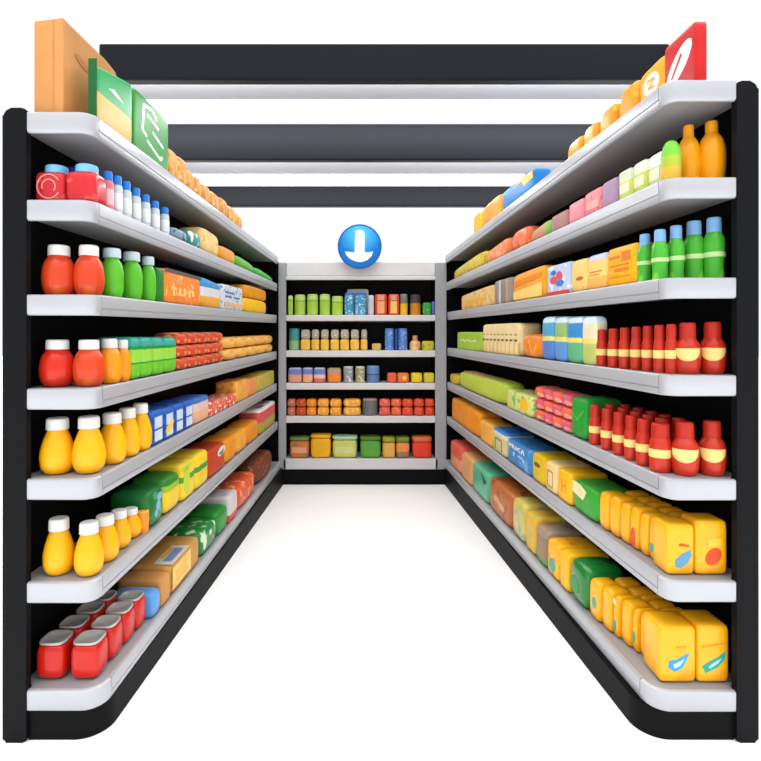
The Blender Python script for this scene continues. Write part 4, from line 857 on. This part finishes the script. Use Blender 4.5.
# second
bpack(1, 288.3, 299, 328.5, mat('teal_jar', (0, 0, 0), bands=[(0, (140, 186, 140)), (.48, (110, 160, 50)), (.55, (62, 152, 158)), (1, (62, 152, 158))]), 'teal_jar', 'teal topped jar by the left post', 'jar', rnd=plain((60, 150, 160)), d=.107)
seg = [(300.3, 310.2), (311, 319.3), (320.3, 329), (330.2, 339.2), (340, 349.2), (350.2, 359.3), (360.6, 367.6)]
YJ = mat('mustard_jar', (240, 188, 66), rough=.35, spots=((250, 210, 110), 20, .1)); GY = mat('frosted_jar', (176, 168, 150), rough=.35, spots=((214, 206, 200), 40, .2))
for k, (a, b_) in enumerate(seg):
    bpack(1, a, b_, 339.2, YJ, 'yellow_tub', 'yellow tub, %s from the teal topped jar, lower row' % ORD[k], 'tub', p=6, d=.1, group='yellow tubs on the end unit')
    bpack(1, a+.5, b_-.3, 329.4, GY, 'frosted_jar', 'pale jar, %s from the teal topped jar, upper row' % ORD[k], 'jar', p=4, d=.09, yb=339.2, group='pale jars on the end unit')
bpack(1, 372, 381.3, 343.6, plain((206, 180, 96)), 'small_box', 'small low mustard box standing alone', 'box')
for k, (a, b_) in enumerate([(385, 394.3), (398.2, 407.8)]):
    bpack(1, a, b_, 328.4, mat('blue_can', (92, 138, 214), rough=.3, spots=((160, 190, 236), 40, .15), coat=.12), 'blue_can', ['tall blue can nearer the yellow tubs', 'tall blue can nearer the little cream bottle'][k], 'can', rnd=plain((90, 130, 210)), d=.093, group='tall blue cans')
bpack(1, 394.8, 397.8, 329, plain((26, 76, 166)), 'blue_carton', 'thin dark blue carton between the blue cans', 'carton', d=.06)
r = thing('small_bottle', 'little cream bottle with peach cap '+where('B', 1), 'bottle', ((415.7-CX)/100, 5.57, bz(BT[1])+.0005))
obj('bottle_body', lathe(smooth_prof([(0, 0), (.95, 0), (1, .05), (1, .5), (.8, .6), (.5, .66)])+[(0, .66)], .054, .15), mat('cream_peach', (240, 196, 140), spots=((226, 120, 80), 30, .08)), r); obj('cap', lathe(capprof(.5, .64, 1), .054, .15), plain((220, 160, 120)), r)
bpack(1, 422.3, 434.4, 341, mat('yellow_lime_box', (206, 196, 50), rough=.4, spots=((140, 160, 40), 26, .1)), 'yellow_box', 'yellow lime box by the right post', 'box')
# third
for k, (a, b_, c1) in enumerate([(287.8, 301.8, (224, 160, 130)), (302.2, 312.8, (240, 176, 130)), (313.2, 325.5, (226, 110, 110))]):
    bpack(2, a, b_, 367.8, mat('blue_pink_tub_%d' % k, (0, 0, 0), bands=[(0, c1), (.3, (240, 200, 180) if k == 2 else c1), (.55, (110, 126, 200)), (.9, (190, 200, 226)), (1, (190, 200, 226))]), 'printed_tub', ['peach tub with blue top by the left post', 'middle peach tub with blue top', 'rosy tub with blue top'][k], 'tub', p=6, group='blue topped tubs')
bpack(2, 327, 341, 368, mat('orange_tub_m', (0, 0, 0), bands=[(0, (236, 140, 40)), (.6, (190, 150, 130)), (1, (200, 150, 130))]), 'orange_tub', 'orange tub with dull lid', 'tub', p=6)
bpack(2, 343.3, 353.2, 366.5, mat('silver_jar', (150, 154, 164), rough=.3, spots=((226, 226, 226), 30, .15)), 'silver_jar', 'silver grey jar', 'jar', rnd=plain((214, 210, 204)), d=.099)
bpack(2, 355.3, 365, 366.5, mat('sage_jar', (166, 164, 120), rough=.3, spots=((220, 220, 200), 30, .15)), 'sage_jar', 'sage green jar with white lid', 'jar', rnd=plain((226, 224, 214)), d=.097)
bpack(2, 366.5, 379.8, 366, mat('steel_blue_jar', (0, 0, 0), bands=[(0, (96, 130, 186)), (.5, (60, 84, 130)), (.58, (110, 146, 206)), (1, (130, 160, 210))]), 'blue_jar', 'steel blue jar', 'jar', rnd=plain((130, 162, 212)), d=.13)
for k, (a, b_, m, n_) in enumerate([(387.2, 397, (226, 96, 56), 'coral red box beside the gap'), (397.4, 409.3, (232, 120, 60), 'orange box with yellow spot'), (411.4, 422.6, (238, 206, 30), 'bright yellow box'), (424, 434.6, (220, 206, 50), 'lemon yellow box by the right post')]):
    bpack(2, a, b_, 373, plain(m), 'small_box', n_, 'box', p=6, deco=[('spot', oval(.6, .5, .2, .22), plain((246, 196, 60)))] if k == 1 else None)
# fourth: stacks of two
cols = [(287, 295.3, (190, 110, 84)), (295.8, 306, (196, 74, 30)), (306.3, 316.3, (240, 140, 36)), (317.2, 329, (244, 166, 60)), (329.8, 341.4, (244, 160, 50)), (343.2, 361, (240, 166, 60))]
for k, (a, b_, c) in enumerate(cols):
    m = mat('warm_tub_%d' % k, c, rough=.35, spots=(tuple(min(255, v+40) for v in c), 30, .12))
    for q, (yt, yb) in enumerate([(407.2, None), (399.2, 407.2)]):
        bpack(3, a, b_, yt, m, 'orange_tub', 'orange toned tub, %s column from the left post, %s' % (ORD[k], ['lower', 'upper'][q]), 'tub', p=4.5, yb=yb, group='orange tubs on the end unit')
bpack(3, 362.3, 378, 399, mat('slate_jar', (108, 112, 116), rough=.3), 'slate_jar', 'slate grey jar with pinkish lid', 'jar', rnd=plain((176, 150, 136)), d=.157)
cols = [(379.2, 390.6, (222, 92, 76)), (391.2, 401.6, (236, 104, 62)), (402.2, 413.4, (226, 72, 42)), (414, 424.4, (224, 74, 44)), (425, 434.5, (222, 70, 40))]
for k, (a, b_, c) in enumerate(cols):
    m = mat('red_tub_%d' % k, c, rough=.35, spots=(tuple(min(255, v+40) for v in c), 26, .1))
    for q, (yt, yb) in enumerate([(407.2, None), (399.2, 407.2)]):
        bpack(3, a, b_, yt, m, 'red_tub', 'red tub, %s column after the slate jar, %s' % (ORD[k], ['lower', 'upper'][q]), 'tub', p=4.5, yb=yb, group='red tubs on the end unit')
# bottom: large tubs
def tub(a, b_, yt, bm_, lm, lab, bandm=None, rim=.84):
    Yf = YB+.02; x0, x1 = (a-CX)*Yf/F, (b_-CX)*Yf/F; zb = bz(BT[4]); h = EYE-(yt-CY)*Yf/F-zb; w = x1-x0; d = .16
    r = thing('food_tub', ulabel(lab+' '+where('B', 4)), 'tub', ((x0+x1)/2, Yf+d/2, zb+.0006), 0, 'large tubs on the end unit')
    bm = puff(w*.99, d*.95, h*rim, p=6)
    for v in bm.verts: k_ = .95+.05*v.co.z/(h*rim); v.co.x *= k_; v.co.y *= k_
    obj('tub_body', bm, bm_, r)
    obj('lid', puff(w, d*.97, h*(1-rim)*1.06, p=5, flat=False), lm, r, loc=(0, 0, h*rim-.06*h*(1-rim)))
    if bandm:
        bm = bmesh.new(); decal(bm, rect(.14, .86, .3, .62), w, d*.93, h*rim, 'f'); obj('label', bm, bandm, r, smooth=False)
tub(289, 309, 437.5, mat('orange_packet_m', (216, 120, 60), rough=.4, spots=((120, 130, 100), 14, .12)), plain((110, 140, 60)), 'orange and green tub by the left post', plain((236, 170, 130)))
tub(310, 331, 435, mat('gold_tub', (246, 182, 14), rough=.35), plain((240, 176, 30)), 'golden yellow tub', None, .86)
tub(332, 357.3, 436.5, mat('pale_green_tub', (208, 212, 116), rough=.35), plain((174, 216, 176)), 'wide pale green tub', plain((214, 220, 140)))
tub(360, 381.2, 437, mat('leaf_green_tub', (88, 164, 54), rough=.35), plain((92, 128, 40)), 'leaf green tub with olive lid', None)
tub(382.4, 395.6, 437.5, mat('amber_tub', (230, 172, 80), rough=.35), plain((146, 156, 40)), 'amber tub with olive lid, of the joined looking pair', None, .76)
tub(396.2, 410, 437.5, mat('peach_tub', (0, 0, 0), bands=[(0, (160, 120, 90)), (.4, (240, 150, 70)), (1, (240, 170, 90))]), plain((120, 136, 40)), 'peach brown tub with olive lid beside the red tub', None, .76)
tub(412.3, 432.6, 437, mat('scarlet_tub', (230, 66, 34), rough=.35), plain((222, 110, 60)), 'scarlet tub by the right post', None, .76)

# ------------------------------------------------------------------ light, sky, camera
w = bpy.data.worlds.new('sky'); bpy.context.scene.world = w; w.use_nodes = True
w.node_tree.nodes['Background'].inputs[0].default_value = (1, 1, 1, 1); wn = w.node_tree.nodes; wl = w.node_tree.links
g = wn.new('ShaderNodeTexCoord'); sx = wn.new('ShaderNodeSeparateXYZ'); wl.new(g.outputs['Generated'], sx.inputs[0])
mr = wn.new('ShaderNodeMapRange'); mr.interpolation_type = 'SMOOTHSTEP'; wl.new(sx.outputs[2], mr.inputs['Value'])
mr.inputs['From Min'].default_value = .35; mr.inputs['From Max'].default_value = 1; mr.inputs['To Min'].default_value = 1.0; mr.inputs['To Max'].default_value = 3.3
wl.new(mr.outputs['Result'], wn['Background'].inputs[1])          # bright overcast sky, brightest overhead
def sun(name, rot, e, ang):
    l = bpy.data.lights.new(name, 'SUN'); l.energy = e; l.angle = math.radians(ang)
    o = bpy.data.objects.new(name, l); C.objects.link(o); o.rotation_euler = [math.radians(a) for a in rot]; o.location = (0, 0, 5)
sun('sun', (50, 0, 0), .1, 25)
cam = bpy.data.cameras.new('camera'); co = bpy.data.objects.new('camera', cam); C.objects.link(co)
co.location = (0, 0, EYE); co.rotation_euler = (math.pi/2, 0, 0)
cam.sensor_width = 36; cam.lens = F/761*36; cam.shift_x = -(CX-380.5)/761; cam.shift_y = (CY-380.5)/761
cam.clip_end = 200
S = bpy.context.scene; S.camera = co
S.view_settings.view_transform = 'Standard'; S.view_settings.look = 'None'; S.view_settings.gamma = 1; S.view_settings.exposure = 0.0
S.cycles.max_bounces = 5
for k, v in USED.items():
    if v > 1: print('DUP LABEL', k, v)
for o in bpy.data.objects:
    l = o.get('label')
    if l and len(l.split()) > 16: print('LONG', len(l.split()), l)
